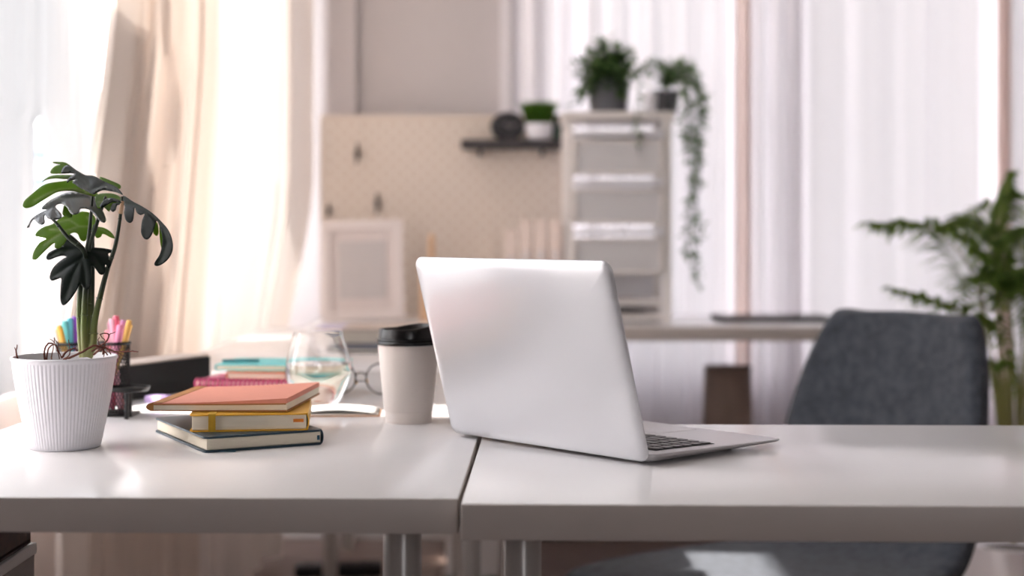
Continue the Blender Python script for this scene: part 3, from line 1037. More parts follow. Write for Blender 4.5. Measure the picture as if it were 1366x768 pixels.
M['teal'] = mat('dark_teal_leatherette', (38, 62, 76), 0.38, var=0.06, bump=0.25, bscale=500)
M['yellow'] = mat('yellow_leatherette', (236, 176, 40), 0.42, var=0.05, bump=0.2, bscale=500)
M['salmon'] = mat('salmon_card', (232, 152, 130), 0.75, var=0.05, scale=60, bump=0.15, bscale=400)
M['kraft'] = mat('brown_kraft', (180, 122, 64), 0.7, var=0.12, scale=60)
M['elastic'] = mat('mustard_elastic', (206, 160, 40), 0.7, var=0.15, scale=200, stretch=(1, 1, 0.05))
M['ribbon'] = mat('orange_ribbon', (232, 130, 30), 0.6)
M['teal_ribbon'] = mat('teal_ribbon', (28, 78, 98), 0.6)
TEAL_A = math.atan2(0.074, 0.1356)
tb = book('notebook', 'dark teal hardcover notebook at the bottom of the stack', 'book', (-0.376, 1.834), TEAL_A, 0.1545, 0.226, 0.0195, DESK + 0.0002, M['teal'], cover_th=0.0026, group='notebooks stacked beside the plant')
b = BM()
prism(b, [(0.018, -0.0005), (0.028, -0.006), (0.036, -0.010), (0.038, -0.004), (0.030, 0.001)], 0.0004, 0.0011)
obj('ribbon', b, M['teal_ribbon'], tb)
b = BM()
prism(b, [(0.143, 0.0035), (0.151, 0.0026), (0.151, 0.0038)], 0.006, 0.012)
obj('ribbon', b, M['teal_ribbon'], tb)
Z2 = DESK + 0.0199
yb_ = book('notebook', 'yellow notebook with elastic band between the teal and salmon ones', 'book', (-0.4045, 1.879), R(6.5), 0.1475, 0.186, 0.0215, Z2, M['yellow'], group='notebooks stacked beside the plant')
b = BM()
box(b, (0.0090, 0.0006, 0.0225), (0.028, -0.0004, 0.01075))
box(b, (0.0090, 0.186, 0.0006), (0.028, 0.093, 0.0218))
obj('elastic_band', b, M['elastic'], yb_)
b = BM()
prism(b, [(0.129, 0.0016), (0.142, 0.0012), (0.142, 0.0026), (0.132, 0.0026)], 0.0105, 0.0145)
obj('ribbon', b, M['ribbon'], yb_)
Z3 = Z2 + 0.0222
sal = thing('notebook', 'salmon softcover notebook with brown spine on top of the stack', 'book', (-0.4625, 1.915, Z3), R(-4.0), 'notebooks stacked beside the plant')
def sheet_pad(w, l, z0, z1, puff, x_in=0.0, nseg=16, y_in=0.0, flare=0.0):
    """a block of pages whose free (right) side lifts a little"""
    b_ = BM()
    lo, hi = [], []
    for k in range(nseg + 1):
        t_ = k / nseg
        x = x_in + (w - x_in) * t_
        lift = puff * t_ ** 1.6
        for arr, z in ((lo, z0), (hi, z1)):
            zz = z + lift * (1 if arr is hi else 0.30)
            arr.append([b_.verts.new((x, y_in, zz)), b_.verts.new((x, l - y_in, zz))])
    for arr, fl_ in ((lo, True), (hi, False)):
        for k in range(nseg):
            q = (arr[k][0], arr[k + 1][0], arr[k + 1][1], arr[k][1])
            b_.faces.new(q[::-1] if fl_ else q)
    for k in range(nseg):
        b_.faces.new((lo[k][0], lo[k + 1][0], hi[k + 1][0], hi[k][0]))
        b_.faces.new((lo[k + 1][1], lo[k][1], hi[k][1], hi[k + 1][1]))
    b_.faces.new((lo[0][1], lo[0][0], hi[0][0], hi[0][1]))
    b_.faces.new((lo[-1][0], lo[-1][1], hi[-1][1], hi[-1][0]))
    return b_
SW, SL = 0.178, 0.208
obj('back_cover', sheet_pad(SW, SL, 0.0, 0.0011, 0.0010), M['kraft'], sal)
obj('page_block', sheet_pad(SW - 0.001, SL, 0.0013, 0.0072, 0.0045, 0.004, y_in=0.001), M['paper'], sal, smooth=40)
obj('kraft_pages', sheet_pad(SW - 0.002, SL, 0.0074, 0.0086, 0.0068, 0.004, y_in=0.0005), M['kraft'], sal, smooth=40)
obj('front_cover', sheet_pad(SW - 0.0005, SL, 0.0090, 0.0099, 0.0078, 0.001), M['salmon'], sal, smooth=40)
b = BM()
sec = []
for k in range(13):
    a = R(90 + 180 * k / 12)
    sec.append((0.0045 + math.cos(a) * 0.0095, 0.0052 + math.sin(a) * 0.0054))
lo = [b.verts.new((x, -0.0005, z)) for x, z in sec]
hi = [b.verts.new((x, SL + 0.0005, z)) for x, z in sec]
for k in range(12):
    b.faces.new((lo[k], lo[k + 1], hi[k + 1], hi[k]))
b.faces.new(lo[::-1]); b.faces.new(hi); b.faces.new((lo[0], hi[0], hi[12], lo[12]))
bmesh.ops.recalc_face_normals(b, faces=b.faces)
obj('spine', b, M['kraft'], sal, smooth=40)
b = BM()
box(b, (0.013, SL, 0.0004), (0.0095, SL / 2, 0.0105))
obj('spine_strip', b, M['kraft'], sal)

# ------------------------------------------------------------------ takeaway cup
cup = thing('takeaway_cup', 'white paper takeaway cup with black lid next to the laptop', 'cup', (-0.1478, 2.14, DESK))
b = BM()
lathe(b, [(0.0300, 0.003), (0.0334, 0.0), (0.0340, 0.0155), (0.0337, 0.0162), (0.0345, 0.0168), (0.0440, 0.1130), (0.0440, 0.115), (0.0425, 0.115), (0.0330, 0.02)], 64, (0, 0, 0), True, True)
obj('cup_body', b, M['cup_paper'], cup, smooth=35)
b = BM()
rings = lathe(b, [(0.0440, 0.1105), (0.0462, 0.1110), (0.0470, 0.1135), (0.0462, 0.1160), (0.0452, 0.1168), (0.0462, 0.1180), (0.0456, 0.1196), (0.0436, 0.1205), (0.0428, 0.1300), (0.0418, 0.1330), (0.0395, 0.1330), (0.0380, 0.1290), (0.0001, 0.1285)], 64, (0, 0, 0), True, True)
for i_, ring in enumerate(rings[8:], 8):
    for v in ring:
        # raised drinking ridge towards the laptop side
        u = (v.co.x * 0.95 + v.co.y * 0.3) / 0.043
        rise = 0.0055 * max(0, min(1, (u + 0.2) / 0.8))
        if i_ in (8, 9, 10):
            v.co.z += rise
        else:
            v.co.z += rise * 0.5
lidc = obj('cup_lid', b, M['black_plastic'], cup, smooth=38)

# ------------------------------------------------------------------ water glass
gl = thing('water_glass', 'round stemless glass half full of water on the near desk', 'glass', (-0.3016, 2.325, DESK))
outer = [(0.0, 0.0), (0.022, 0.0), (0.0275, 0.0015), (0.036, 0.011), (0.0445, 0.026), (0.0500, 0.042), (0.0516, 0.053), (0.0505, 0.066), (0.0470, 0.083), (0.0420, 0.100), (0.0380, 0.113), (0.0376, 0.1152)]
inner = [(0.0366, 0.1152), (0.0370, 0.112), (0.0408, 0.100), (0.0457, 0.083), (0.0491, 0.066), (0.0501, 0.053), (0.0486, 0.042), (0.0430, 0.027), (0.0345, 0.013), (0.024, 0.0065), (0.0, 0.0055)]
b = BM()
pr = [(max(r, 0.0001), z) for r, z in outer + inner]
lathe(b, pr, 72)
bmesh.ops.recalc_face_normals(b, faces=b.faces)
obj('bowl', b, M['glass'], gl, smooth=60)
WZ = 0.066
win = [(r + 0.00015 if z > 0.006 else r, z - 0.00015) for r, z in inner if z <= WZ]
b = BM()
wp = [(max(r, 0.0001), z) for r, z in win[::-1]] + [(0.0484, WZ), (0.0001, WZ - 0.0005)]
lathe(b, wp, 72)
bmesh.ops.recalc_face_normals(b, faces=b.faces)
obj('water', b, M['water'], gl, smooth=40)

# ------------------------------------------------------------------ open booklet in the sun
bk = thing('booklet', 'thin open white booklet lying in the sun by the glass', 'booklet', (-0.318, 2.195, DESK + 0.0002), R(3))
def page(w, l, z0, rise, x0=0, curl=0.0):
    b_ = BM()
    n_ = 12
    a_, c_ = [], []
    for k in range(n_ + 1):
        t_ = k / n_
        z = z0 + rise * math.sin(PI * min(1, t_ * 1.0)) + curl * t_ * t_
        a_.append([b_.verts.new((x0 + w * t_, 0, z)), b_.verts.new((x0 + w * t_, l, z))])
    for k in range(n_):
        b_.faces.new((a_[k][0], a_[k + 1][0], a_[k + 1][1], a_[k][1]))
    return b_
M['white_paper'] = mat('white_paper', (244, 240, 234), 0.8, var=0.02)
o = obj('cover', bx((0.125, 0.090, 0.0010), (0.0615, 0.042, 0.0006), 0.0003, seg=1), M['kraft'], bk)
obj('page_block', sheet_pad(0.122, 0.084, 0.0012, 0.0036, -0.0016, y_in=0.001), M['white_paper'], bk, smooth=40)
o = obj('loose_page', page(0.120, 0.08, 0.0040, 0.0050), M['white_paper'], bk, smooth=180)
o.modifiers.new('thickness', 'SOLIDIFY').thickness = 0.0003
gl.location.z = DESK + 0.0001
gl.location.y = 2.335

# ------------------------------------------------------------------ eyeglasses
eg = thing('eyeglasses', 'thin round-rimmed metal eyeglasses between the glass and the cup', 'glasses', (-0.252, 2.50, DESK), R(-8))
def circ(cx, cz, r, n=36, y=0):
    return [(cx + r * math.cos(2 * PI * k / n), y, cz + r * math.sin(2 * PI * k / n)) for k in range(n)]
M['specs'] = mat('dark_gunmetal', (78, 74, 76), 0.3, metal=0.6)
M['gold'] = mat('amber_nose_pad', (214, 158, 70), 0.3)
LR = 0.0255
lens_m = pane_mat('lens_glass')
for sx in (-1, 1):
    b = BM()
    tube(b, circ(sx * 0.0345, LR + 0.0015, LR), 0.0013, 8, closed=True)
    rim = obj('rim', b, M['specs'], eg, smooth=60)
    b = BM()
    vs_ = [b.verts.new(c) for c in circ(sx * 0.0345, LR + 0.0015, LR - 0.001)]
    b.faces.new(vs_)
    ln = obj('lens', b, lens_m, rim)
    ln.modifiers.new('thickness', 'SOLIDIFY').thickness = 0.0012
    b = BM()
    tube(b, crom([(sx * 0.060, 0, 0.034), (sx * 0.066, 0.004, 0.034), (sx * 0.068, 0.05, 0.026), (sx * 0.068, 0.10, 0.014), (sx * 0.066, 0.135, 0.003)], 5), 0.0012, 8)
    obj('temple', b, M['specs'], eg, smooth=60)
    b = BM()
    tube(b, crom([(sx * 0.0105, 0.001, 0.024), (sx * 0.0090, 0.005, 0.021), (sx * 0.0095, 0.007, 0.017)], 4), 0.0018, 8)
    obj('nose_pad', b, M['gold'], eg, smooth=60)
b = BM()
tube(b, crom([(-0.0095, 0, 0.032), (-0.004, 0, 0.036), (0.004, 0, 0.036), (0.0095, 0, 0.032)], 5), 0.0013, 8)
tube(b, [(-0.0105, 0, 0.0225), (0.0105, 0, 0.0225)], 0.0009, 8)
obj('bridge', b, M['specs'], eg, smooth=60)

# ------------------------------------------------------------------ black storage box with pale lid
M['black_card'] = mat('black_card', (24, 23, 23), 0.7, var=0.06)
M['pale_card'] = mat('pale_card', (206, 190, 178), 0.7, var=0.03)
dirb = Vector((0.096, 0.198)).normalized()
angb = math.atan2(dirb.y, dirb.x)
p0 = Vector((-0.5226, 2.60)) - dirb * 0.30
bb_ = thing('storage_box', 'long black box with a pale top behind the pen holders', 'box', (p0.x, p0.y, DESK), angb)
BL, BW, BH = 0.30, 0.060, 0.0574
obj('body', bx((BL, BW, BH - 0.002), (BL / 2, BW / 2, (BH - 0.002) / 2), 0.0015), M['black_card'], bb_)
obj('lid_panel', bx((BL - 0.002, BW - 0.003, 0.0035), (BL / 2, BW / 2 + 0.001, BH - 0.0005), 0.001), M['pale_card'], bb_)

# ------------------------------------------------------------------ notebook pile with pink spiral one
M['pink'] = mat('pink_cover', (206, 84, 120), 0.5, var=0.05)
M['pink_coil'] = mat('pink_coil', (176, 58, 100), 0.35)
M['cyan'] = mat('turquoise_cover', (104, 200, 198), 0.5, var=0.04)
M['orange'] = mat('orange_cover', (224, 140, 92), 0.55, var=0.04)
M['cream'] = mat('cream_cover', (226, 214, 198), 0.6, var=0.04)
ca = R(-9)
PIL = 'notebooks piled behind the stack'
Bp = (-0.518, 2.425)
pb_ = thing('paper_pad', 'pale paper pad at the bottom of the rear notebook pile', 'pad', (Bp[0] + 0.004, Bp[1] + 0.005, DESK + 0.0001), ca, PIL)
obj('backing', bx((0.20, 0.148, 0.002), (0.10, 0.074, 0.001)), M['cream'], pb_)
obj('page_block', bx((0.198, 0.146, 0.0170), (0.10, 0.074, 0.0106), 0.0006, seg=1), M['paper'], pb_)
pn = thing('spiral_notebook', 'pink spiral-bound notebook under the orange one', 'notebook', (Bp[0], Bp[1], DESK + 0.0195), ca, PIL)
obj('back_cover', bx((0.2, 0.14, 0.0012), (0.1, 0.082, 0.0006)), M['pink'], pn)
obj('page_block', bx((0.198, 0.138, 0.0075), (0.1, 0.083, 0.0050)), M['paper'], pn)
obj('front_cover', bx((0.2, 0.14, 0.0012), (0.1, 0.082, 0.0095)), M['pink'], pn)
b = BM()
for k in range(26):
    x = 0.006 + k * 0.0076
    tube(b, [(x + 0.0022 * math.sin(2 * PI * j / 14) * 0.3, 0.008 + 0.0085 * math.cos(2 * PI * j / 14), 0.0068 + 0.0068 * math.sin(2 * PI * j / 14)) for j in range(14)], 0.0021, 6, closed=True)
obj('coil', b, M['pink_coil'], pn, smooth=60)
ob_ = book('notebook', 'orange notebook under the turquoise one in the rear pile', 'book', (Bp[0] + 0.050, Bp[1] + 0.028), ca, 0.175, 0.125, 0.0125, DESK + 0.0300, M['orange'], spine='left', group=PIL)
cb_ = book('notebook', 'turquoise notebook on top of the rear pile beside the glass', 'book', (Bp[0] + 0.030, Bp[1] + 0.040), R(-5), 0.205, 0.13, 0.0105, DESK + 0.0428, M['cyan'], spine='left', group=PIL)
b = BM()
tube(b, [(0, 0, 0), (0.06, 0.01, 0)], 0.0028, 10)
tag(obj('crayon', b, mat('dark_teal_pen', (60, 130, 134), 0.4), smooth=50), 'short teal crayon lying on the turquoise notebook', 'crayon')
bpy.data.objects['crayon'].location = (-0.483, 2.50, DESK + 0.0428 + 0.0105 + 0.0029)
st = obj('sticky_pad', bx((0.03, 0.03, 0.010), (0, 0, 0.005), 0.0005), mat('lavender_paper', (206, 178, 224), 0.7))
st.location = (-0.566, 2.395, DESK)
st.rotation_euler = (0, 0, R(-20))
tag(st, 'small lavender sticky note block in front of the black box', 'sticky notes')

# ------------------------------------------------------------------ pen organiser
def mesh_cup(bm_, cx, cy, z0, z1, r, nu=30, nv=14, w=0.0007):
    """open diamond wire mesh round a cylinder"""
    for s in (1, -1):
        for k in range(nu):
            pts = []
            for j in range(nv + 1):
                t_ = j / nv
                a = 2 * PI * (k / nu + s * t_ * 0.35)
                pts.append((cx + r * math.cos(a), cy + r * math.sin(a), z0 + (z1 - z0) * t_))
            tube(bm_, pts, w, 3, cap=False)
    return bm_
def ring(bm_, cx, cy, z, r, w, n=36):
    tube(bm_, [(cx + r * math.cos(2 * PI * k / n), cy + r * math.sin(2 * PI * k / n), z) for k in range(n)], w, 8, closed=True)
org = thing('pen_organiser', 'black wire mesh pen organiser with round tray behind the plant', 'organiser', (-0.588, 2.215, DESK))
CUPS = [(0.0, 0.0, 0.107), (-0.068, 0.020, 0.105)]
obj('base', bx((0.13, 0.05, 0.003), (-0.034, 0.01, 0.0015), 0.001), M['wire'], org)
for (cx, cy, h) in CUPS:
    b = BM()
    mesh_cup(b, cx, cy, 0.004, h, 0.0225)
    c_ = obj('mesh_cup', b, M['wire'], org)
    c_['kind'] = 'stuff'
    b = BM()
    ring(b, cx, cy, h, 0.0228, 0.0022)
    obj('cup_rim', b, M['wire'], org, smooth=60)
    b = BM()
    lathe(b, [(0.0240, 0.003), (0.0246, 0.005), (0.0235, 0.0068), (0.02, 0.0060)], 30, (cx, cy, 0))
    obj('cup_bottom', b, M['wire'], org, smooth=60)
b = BM()
lathe(b, [(0.002, 0.0395), (0.026, 0.0395), (0.029, 0.041), (0.0305, 0.046), (0.0295, 0.046), (0.027, 0.0425), (0.002, 0.0415)], 40, (0.030, -0.030, 0), True, True)
obj('tray', b, M['wire'], org, smooth=40)
b = BM()
tube(b, [(0.028, -0.020, 0.0), (0.028, -0.020, 0.040)], 0.004, 10)
obj('tray_post', b, M['wire'], org, smooth=40)
b = BM()
tube(b, [(0.03, -0.045, 0.0), (0.03, -0.045, 0.040)], 0.003, 10)
obj('tray_post', b, M['wire'], org, smooth=40)

def pen(colname, rgb, label, cup_i, px, ytop, dx=0.0, r=0.0042):
    m_ = mat(colname + '_pen_barrel', rgb, 0.35, var=0.03)
    cx, cy, h = CUPS[cup_i]
    foot = Vector((org.location.x + cx + dx, org.location.y + cy + random.uniform(-.006, .006), DESK + 0.008))
    d_ = org.location.y + cy + random.uniform(-0.012, 0.012)
    top = P(px, ytop, d_)
    t = thing('pen', label, 'pen', foot, 0, 'felt pens in the mesh organiser')
    v = top - foot
    L = v.length
    t.rotation_euler = v.to_track_quat('Z', 'Y').to_euler()
    bb2 = BM()
    lathe(bb2, [(r * 0.5, 0.0), (r, 0.006), (r, L * 0.62)], 14)
    obj('barrel', bb2, m_, t, smooth=40)
    bb2 = BM()
    lathe(bb2, [(r * 1.18, L * 0.62), (r * 1.18, L - 0.004), (r * 0.9, L)], 14)
    cp = obj('cap', bb2, m_, t, smooth=40)
    bb2 = BM()
    box(bb2, (0.0024, 0.0016, L * 0.22), (0, -r * 1.45, L * 0.85))
    obj('clip', bb2, m_, cp)
pen('orange_yellow', (240, 184, 80), 'yellow pen leaning furthest out of the far mesh cup', 1, 79, 434, 0.012)
pen('turquoise', (120, 212, 208), 'turquoise pen between the yellow and the purple one', 1, 86, 428, 0.006)
pen('cyan', (110, 200, 214), 'cyan pen touching the purple one', 1, 93, 424, 0.0)
pen('purple', (168, 100, 222), 'purple pen in the far mesh cup', 1, 100, 422, -0.006)
pen('yellow', (244, 200, 100), 'second yellow pen, shorter, in the far mesh cup', 1, 83, 440, 0.0, 0.0038)
pen('light_pink', (248, 186, 204), 'pale pink pen at the near edge of the near mesh cup', 0, 149, 425, 0.008)
pen('red_pink', (232, 104, 130), 'rose red pen standing tallest in the near mesh cup', 0, 155, 421, -0.002)
pen('pink', (240, 150, 186), 'mid pink pen beside the rose red one', 0, 160, 433, -0.008)
pen('lilac', (236, 170, 222), 'lilac pen between pink and amber ones', 0, 165.5, 427, -0.010)
pen('amber', (232, 180, 96), 'amber pen leaning out behind the lilac one', 0, 173, 427, -0.014, 0.0038)
pen('coral', (240, 140, 150), 'coral pen leaning towards the plant stems', 0, 143, 440, 0.012, 0.0038)

# ------------------------------------------------------------------ things far down the desks
def flat_book(name, label, cat, px0, px1, yb_, th, depth, m, pages=None, rot=0, z=DESK, group=None):
    d_ = (CAM_H - z) * F / (yb_ - HOR)
    x0, x1 = (px0 - 683) / F * d_, (px1 - 683) / F * d_
    t = thing(name, label, cat, (x0, d_, z + 0.0002), rot, group)
    w = x1 - x0
    obj('cover', bx((w, depth, 0.0025), (w / 2, depth / 2, 0.00125), 0.0008, seg=1), m, t)
    obj('page_block', bx((w - 0.006, depth - 0.006, th - 0.0052), (w / 2, depth / 2, th / 2), 0.0005, seg=1), pages or M['paper'], t)
    obj('cover', bx((w, depth, 0.0025), (w / 2, depth / 2, th - 0.00135), 0.0008, seg=1), m, t)
    return t
M['lavender'] = mat('lavender_cover', (196, 188, 214), 0.5)
M['navy'] = mat('slate_blue_cover', (72, 80, 100), 0.5)
flat_book('magazine', 'lavender magazine lying in front of the photo frame', 'magazine', 418, 560, 447, 0.017, 0.20, M['lavender'])
flat_book('book', 'slate blue book lying behind the glass and cup', 'book', 440, 562, 471, 0.010, 0.24, M['navy'])
d_ = 3.56
t = thing('paper_box', 'pale flat box resting on the slate blue book', 'box', (-0.40, 3.52, DESK + 0.0104), 0)
obj('body', bx((0.195, 0.20, 0.026), (0.0975, 0.10, 0.013), 0.002), M['cream'], t)
obj('lid_panel', bx((0.198, 0.203, 0.008), (0.0975, 0.10, 0.030), 0.001), M['pale_card'], t)

# photo frame leaning on the pegboard
pf = thing('photo_frame', 'empty cream photo frame leaning against the pegboard', 'frame', (-0.4515, 4.56, DESK + 0.0048), 0)
FW, FH, FB = 0.252, 0.305, 0.030
def fbar(s, l):
    return bx(s, l, 0.003)
parts = BM()
box(parts, (FW, 0.018, FB), (0, 0, FB / 2), bevel=0.002)
box(parts, (FW, 0.018, FB), (0, 0, FH - FB / 2), bevel=0.002)
box(parts, (FB, 0.018, FH - 2 * FB), (-FW / 2 + FB / 2, 0, FH / 2), bevel=0.002)
box(parts, (FB, 0.018, FH - 2 * FB), (FW / 2 - FB / 2, 0, FH / 2), bevel=0.002)
M['frame'] = mat('pale_frame_wood', (228, 217, 213), 0.5)
M['mount'] = mat('cream_mount', (220, 208, 204), 0.8)
M['picture'] = mat('grey_card', (198, 191, 189), 0.5)
fr = obj('frame_border', parts, M['frame'], pf)
obj('mount', bx((FW - 2 * FB, 0.004, FH - 2 * FB), (0, 0.002, FH / 2)), M['mount'], pf)
obj('inner_card', bx((0.145, 0.003, 0.175), (0, -0.001, FH / 2), 0.0008, seg=1), M['picture'], pf)
obj('backing_board', bx((FW - 0.02, 0.004, FH - 0.02), (0, 0.011, FH / 2)), M['black_card'], pf)
obj('prop_stand', bx((0.05, 0.006, 0.23), (0, 0.066, 0.118), rot=Matrix.Rotation(R(24), 3, 'X')), M['black_card'], pf)
pf.rotation_euler = (R(-7), R(-1.5), R(4))

# pegboard with slots
PEGX0, PEGX1, PEGZ1 = -0.622, 0.165, CAM_H + (310 - 153) / F * 4.86
peg = thing('pegboard', 'beige slotted pegboard standing on the rear desk', 'pegboard', ((PEGX0 + PEGX1) / 2, 4.862, DESK))
M['peg'] = mat('beige_pegboard', (226, 211, 198), 0.6, var=0.01)
M['peg_back'] = mat('slot_light_white', (248, 242, 234), 0.7, var=0.01)
W_, H_ = PEGX1 - PEGX0, PEGZ1 - DESK
nx, nz = int(round(W_ / 0.0226)), int(round(H_ / 0.0226))
cw, ch = W_ / nx, H_ / nz
b = BM()
gv = {}
def gvv(i_, j_):
    if (i_, j_) not in gv:
        gv[(i_, j_)] = b.verts.new((-W_ / 2 + i_ * cw, 0, j_ * ch))
    return gv[(i_, j_)]
for i_ in range(nx):
    for j_ in range(nz):
        c4 = [gvv(i_, j_), gvv(i_ + 1, j_), gvv(i_ + 1, j_ + 1), gvv(i_, j_ + 1)]
        if (i_ + j_) % 2 or i_ in (0, nx - 1) or j_ in (0, nz - 1):
            b.faces.new(c4)
            continue
        cx, cz = -W_ / 2 + (i_ + .5) * cw, (j_ + .5) * ch
        hw, hh = 0.0036, 0.0078
        oc = [(-hw, -hh * .7), (-hw * .6, -hh), (hw * .6, -hh), (hw, -hh * .7), (hw, hh * .7), (hw * .6, hh), (-hw * .6, hh), (-hw, hh * .7)]
        o8 = [b.verts.new((cx + x, 0, cz + z)) for x, z in oc]
        b.faces.new((c4[0], c4[1], o8[2], o8[1]))
        b.faces.new((c4[1], o8[3], o8[2]))
        b.faces.new((c4[1], c4[2], o8[4], o8[3]))
        b.faces.new((c4[2], o8[5], o8[4]))
        b.faces.new((c4[2], c4[3], o8[6], o8[5]))
        b.faces.new((c4[3], o8[7], o8[6]))
        b.faces.new((c4[3], c4[0], o8[0], o8[7]))
        b.faces.new((c4[0], o8[1], o8[0]))
brd = obj('slotted_board', b, M['peg'], peg)
md = brd.modifiers.new('thickness', 'SOLIDIFY')
md.thickness = 0.0018
md.offset = -1
bk_ = obj('slot_light_panel', bx((W_, 0.004, H_), (0, 0.0040, H_ / 2)), M['peg_back'], peg)  # pale panel added so the slots look as if light shows through

def hook(px, py, label, L=0.05):
    c = P(px, py, 4.845)
    t = thing('peg_hook', label, 'hook', (c.x, 4.858, c.z))
    b_ = BM()
    box(b_, (0.014, 0.004, L * 0.5), (0, -0.002, 0), bevel=0.001)
    obj('plate', b_, M['wire'], t)
    b_ = BM()
    tube(b_, crom([(0, -0.003, L * 0.6), (0, -0.012, L * 0.2), (0, -0.015, -L * 0.4), (0, -0.030, -L * 0.55), (0, -0.034, -L * 0.3)], 4), 0.0032, 8)
    obj('prong', b_, M['wire'], t, smooth=60)
hook(476, 205, 'dark hook high on the pegboard, above the others', 0.055)
hook(503, 272, 'dark hook just above the photo frame on the pegboard', 0.055)
hook(438, 281, 'dark hook behind the corner of the photo frame', 0.03)

# black wall shelf and its load
shx0, shx1 = (615 - 683) / F * 4.75, (749 - 683) / F * 4.75
shz = CAM_H + (310 - 186) / F * 4.75
M['charcoal'] = mat('charcoal_board', (58, 54, 56), 0.6)
sh = thing('wall_shelf', 'charcoal shelf fixed to the upper pegboard', 'shelf', ((shx0 + shx1) / 2, 4.856, shz - 0.028))
obj('board', bx((shx1 - shx0, 0.110, 0.028), (0, -0.056, 0.014), 0.002), M['charcoal'], sh)
for sx in (-0.1, 0.1):
    obj('bracket', bx((0.012, 0.05, 0.02), (sx, -0.03, -0.010)), M['wire'], sh)
# clock
ck = thing('alarm_clock', 'round black alarm clock on the charcoal shelf', 'clock', ((677 - 683) / F * 4.78, 4.785, shz + 0.0003), R(12))
b = BM()
r_c = 0.054
prof = [(0.001, -0.022), (r_c - 0.008, -0.022), (r_c, -0.014), (r_c, 0.016), (r_c - 0.004, 0.020), (r_c - 0.008, 0.016), (r_c - 0.010, 0.014), (0.001, 0.014)]
lathe(b, prof, 48)
for v in b.verts:
    v.co = Vector((v.co.x, -v.co.z, v.co.y * 0.86 + r_c * 0.86 - 0.004))
bmesh.ops.recalc_face_normals(b, faces=b.faces)
M['clock'] = mat('black_clock_shell', (46, 44, 48), 0.4)
M['pale_hand'] = mat('pale_clock_marks', (190, 186, 186), 0.5)
shell = obj('shell', b, M['clock'], ck, smooth=40)
for ang, L_ in ((60, 0.026), (-35, 0.019)):
    obj('hand', bx((0.0030, 0.0012, L_), (math.sin(R(ang)) * L_ / 2, -0.0155, 0.038 + math.cos(R(ang)) * L_ / 2), rot=Matrix.Rotation(R(ang), 3, 'Y')), M['pale_hand'], shell)
for k in range(12):
    a = 2 * PI * k / 12
    obj('hour_mark', bx((0.0022, 0.0010, 0.005), (math.sin(a) * 0.032, -0.0150, 0.038 + math.cos(a) * 0.028), rot=Matrix.Rotation(a, 3, 'Y')), M['pale_hand'], shell)
obj('foot', bx((0.05, 0.035, 0.005), (0, 0, 0.0025), 0.001), M['clock'], ck)
# grass in a white pot
def tuft(bm_, c, r, h, n, spread=0.5, w=0.0035, seed=3):
    rnd = random.Random(seed)
    for _ in range(n):
        a = rnd.uniform(0, 2 * PI)
        q = r * math.sqrt(rnd.random())
        base_ = Vector((c[0] + q * math.cos(a), c[1] + q * math.sin(a), c[2]))
        hh = h * rnd.uniform(0.7, 1.05)
        lean_ = Vector((math.cos(a), math.sin(a), 0)) * hh * spread * rnd.uniform(0.2, 1) * (q / r + .2)
        side = Vector((-math.sin(a + rnd.uniform(-1, 1)), math.cos(a + rnd.uniform(-1, 1)), 0)) * w
        p1 = base_ + lean_ * 0.35 + Vector((0, 0, hh * 0.55))
        p2 = base_ + lean_ + Vector((0, 0, hh))
        v = [bm_.verts.new(x) for x in (base_ - side, base_ + side, p1 + side, p1 - side, p2)]
        bm_.faces.new((v[0], v[1], v[2], v[3]))
        bm_.faces.new((v[3], v[2], v[4]))
gp = thing('potted_grass', 'bright green artificial grass in a white bowl on the shelf', 'plant', ((719 - 683) / F * 4.78, 4.785, shz + 0.0003))
b = BM()
lathe(b, [(0.026, 0.0), (0.034, 0.004), (0.042, 0.028), (0.044, 0.052), (0.042, 0.052), (0.040, 0.045), (0.0005, 0.044)], 36)
obj('bowl', b, M['pot_white'], gp, smooth=40)
b = BM()
tuft(b, (0, 0, 0.044), 0.040, 0.082, 620, 0.45, 0.0032)
g_ = obj('grass_blades', b, M['grass'], gp)
g_['kind'] = 'stuff'
vb = thing('bottle', 'dark green little bottle at the end of the charcoal shelf', 'bottle', ((743 - 683) / F * 4.80, 4.80, shz + 0.0003))
b = BM()
lathe(b, [(0.014, 0), (0.017, 0.002), (0.017, 0.05), (0.012, 0.058), (0.008, 0.061), (0.008, 0.072)], 28)
obj('body', b, mat('dark_green_glass', (52, 70, 58), 0.3), vb, smooth=40)
b = BM()
lathe(b, [(0.0095, 0.0705), (0.0095, 0.083)], 20)
obj('cap', b, M['black_plastic'], vb, smooth=40)

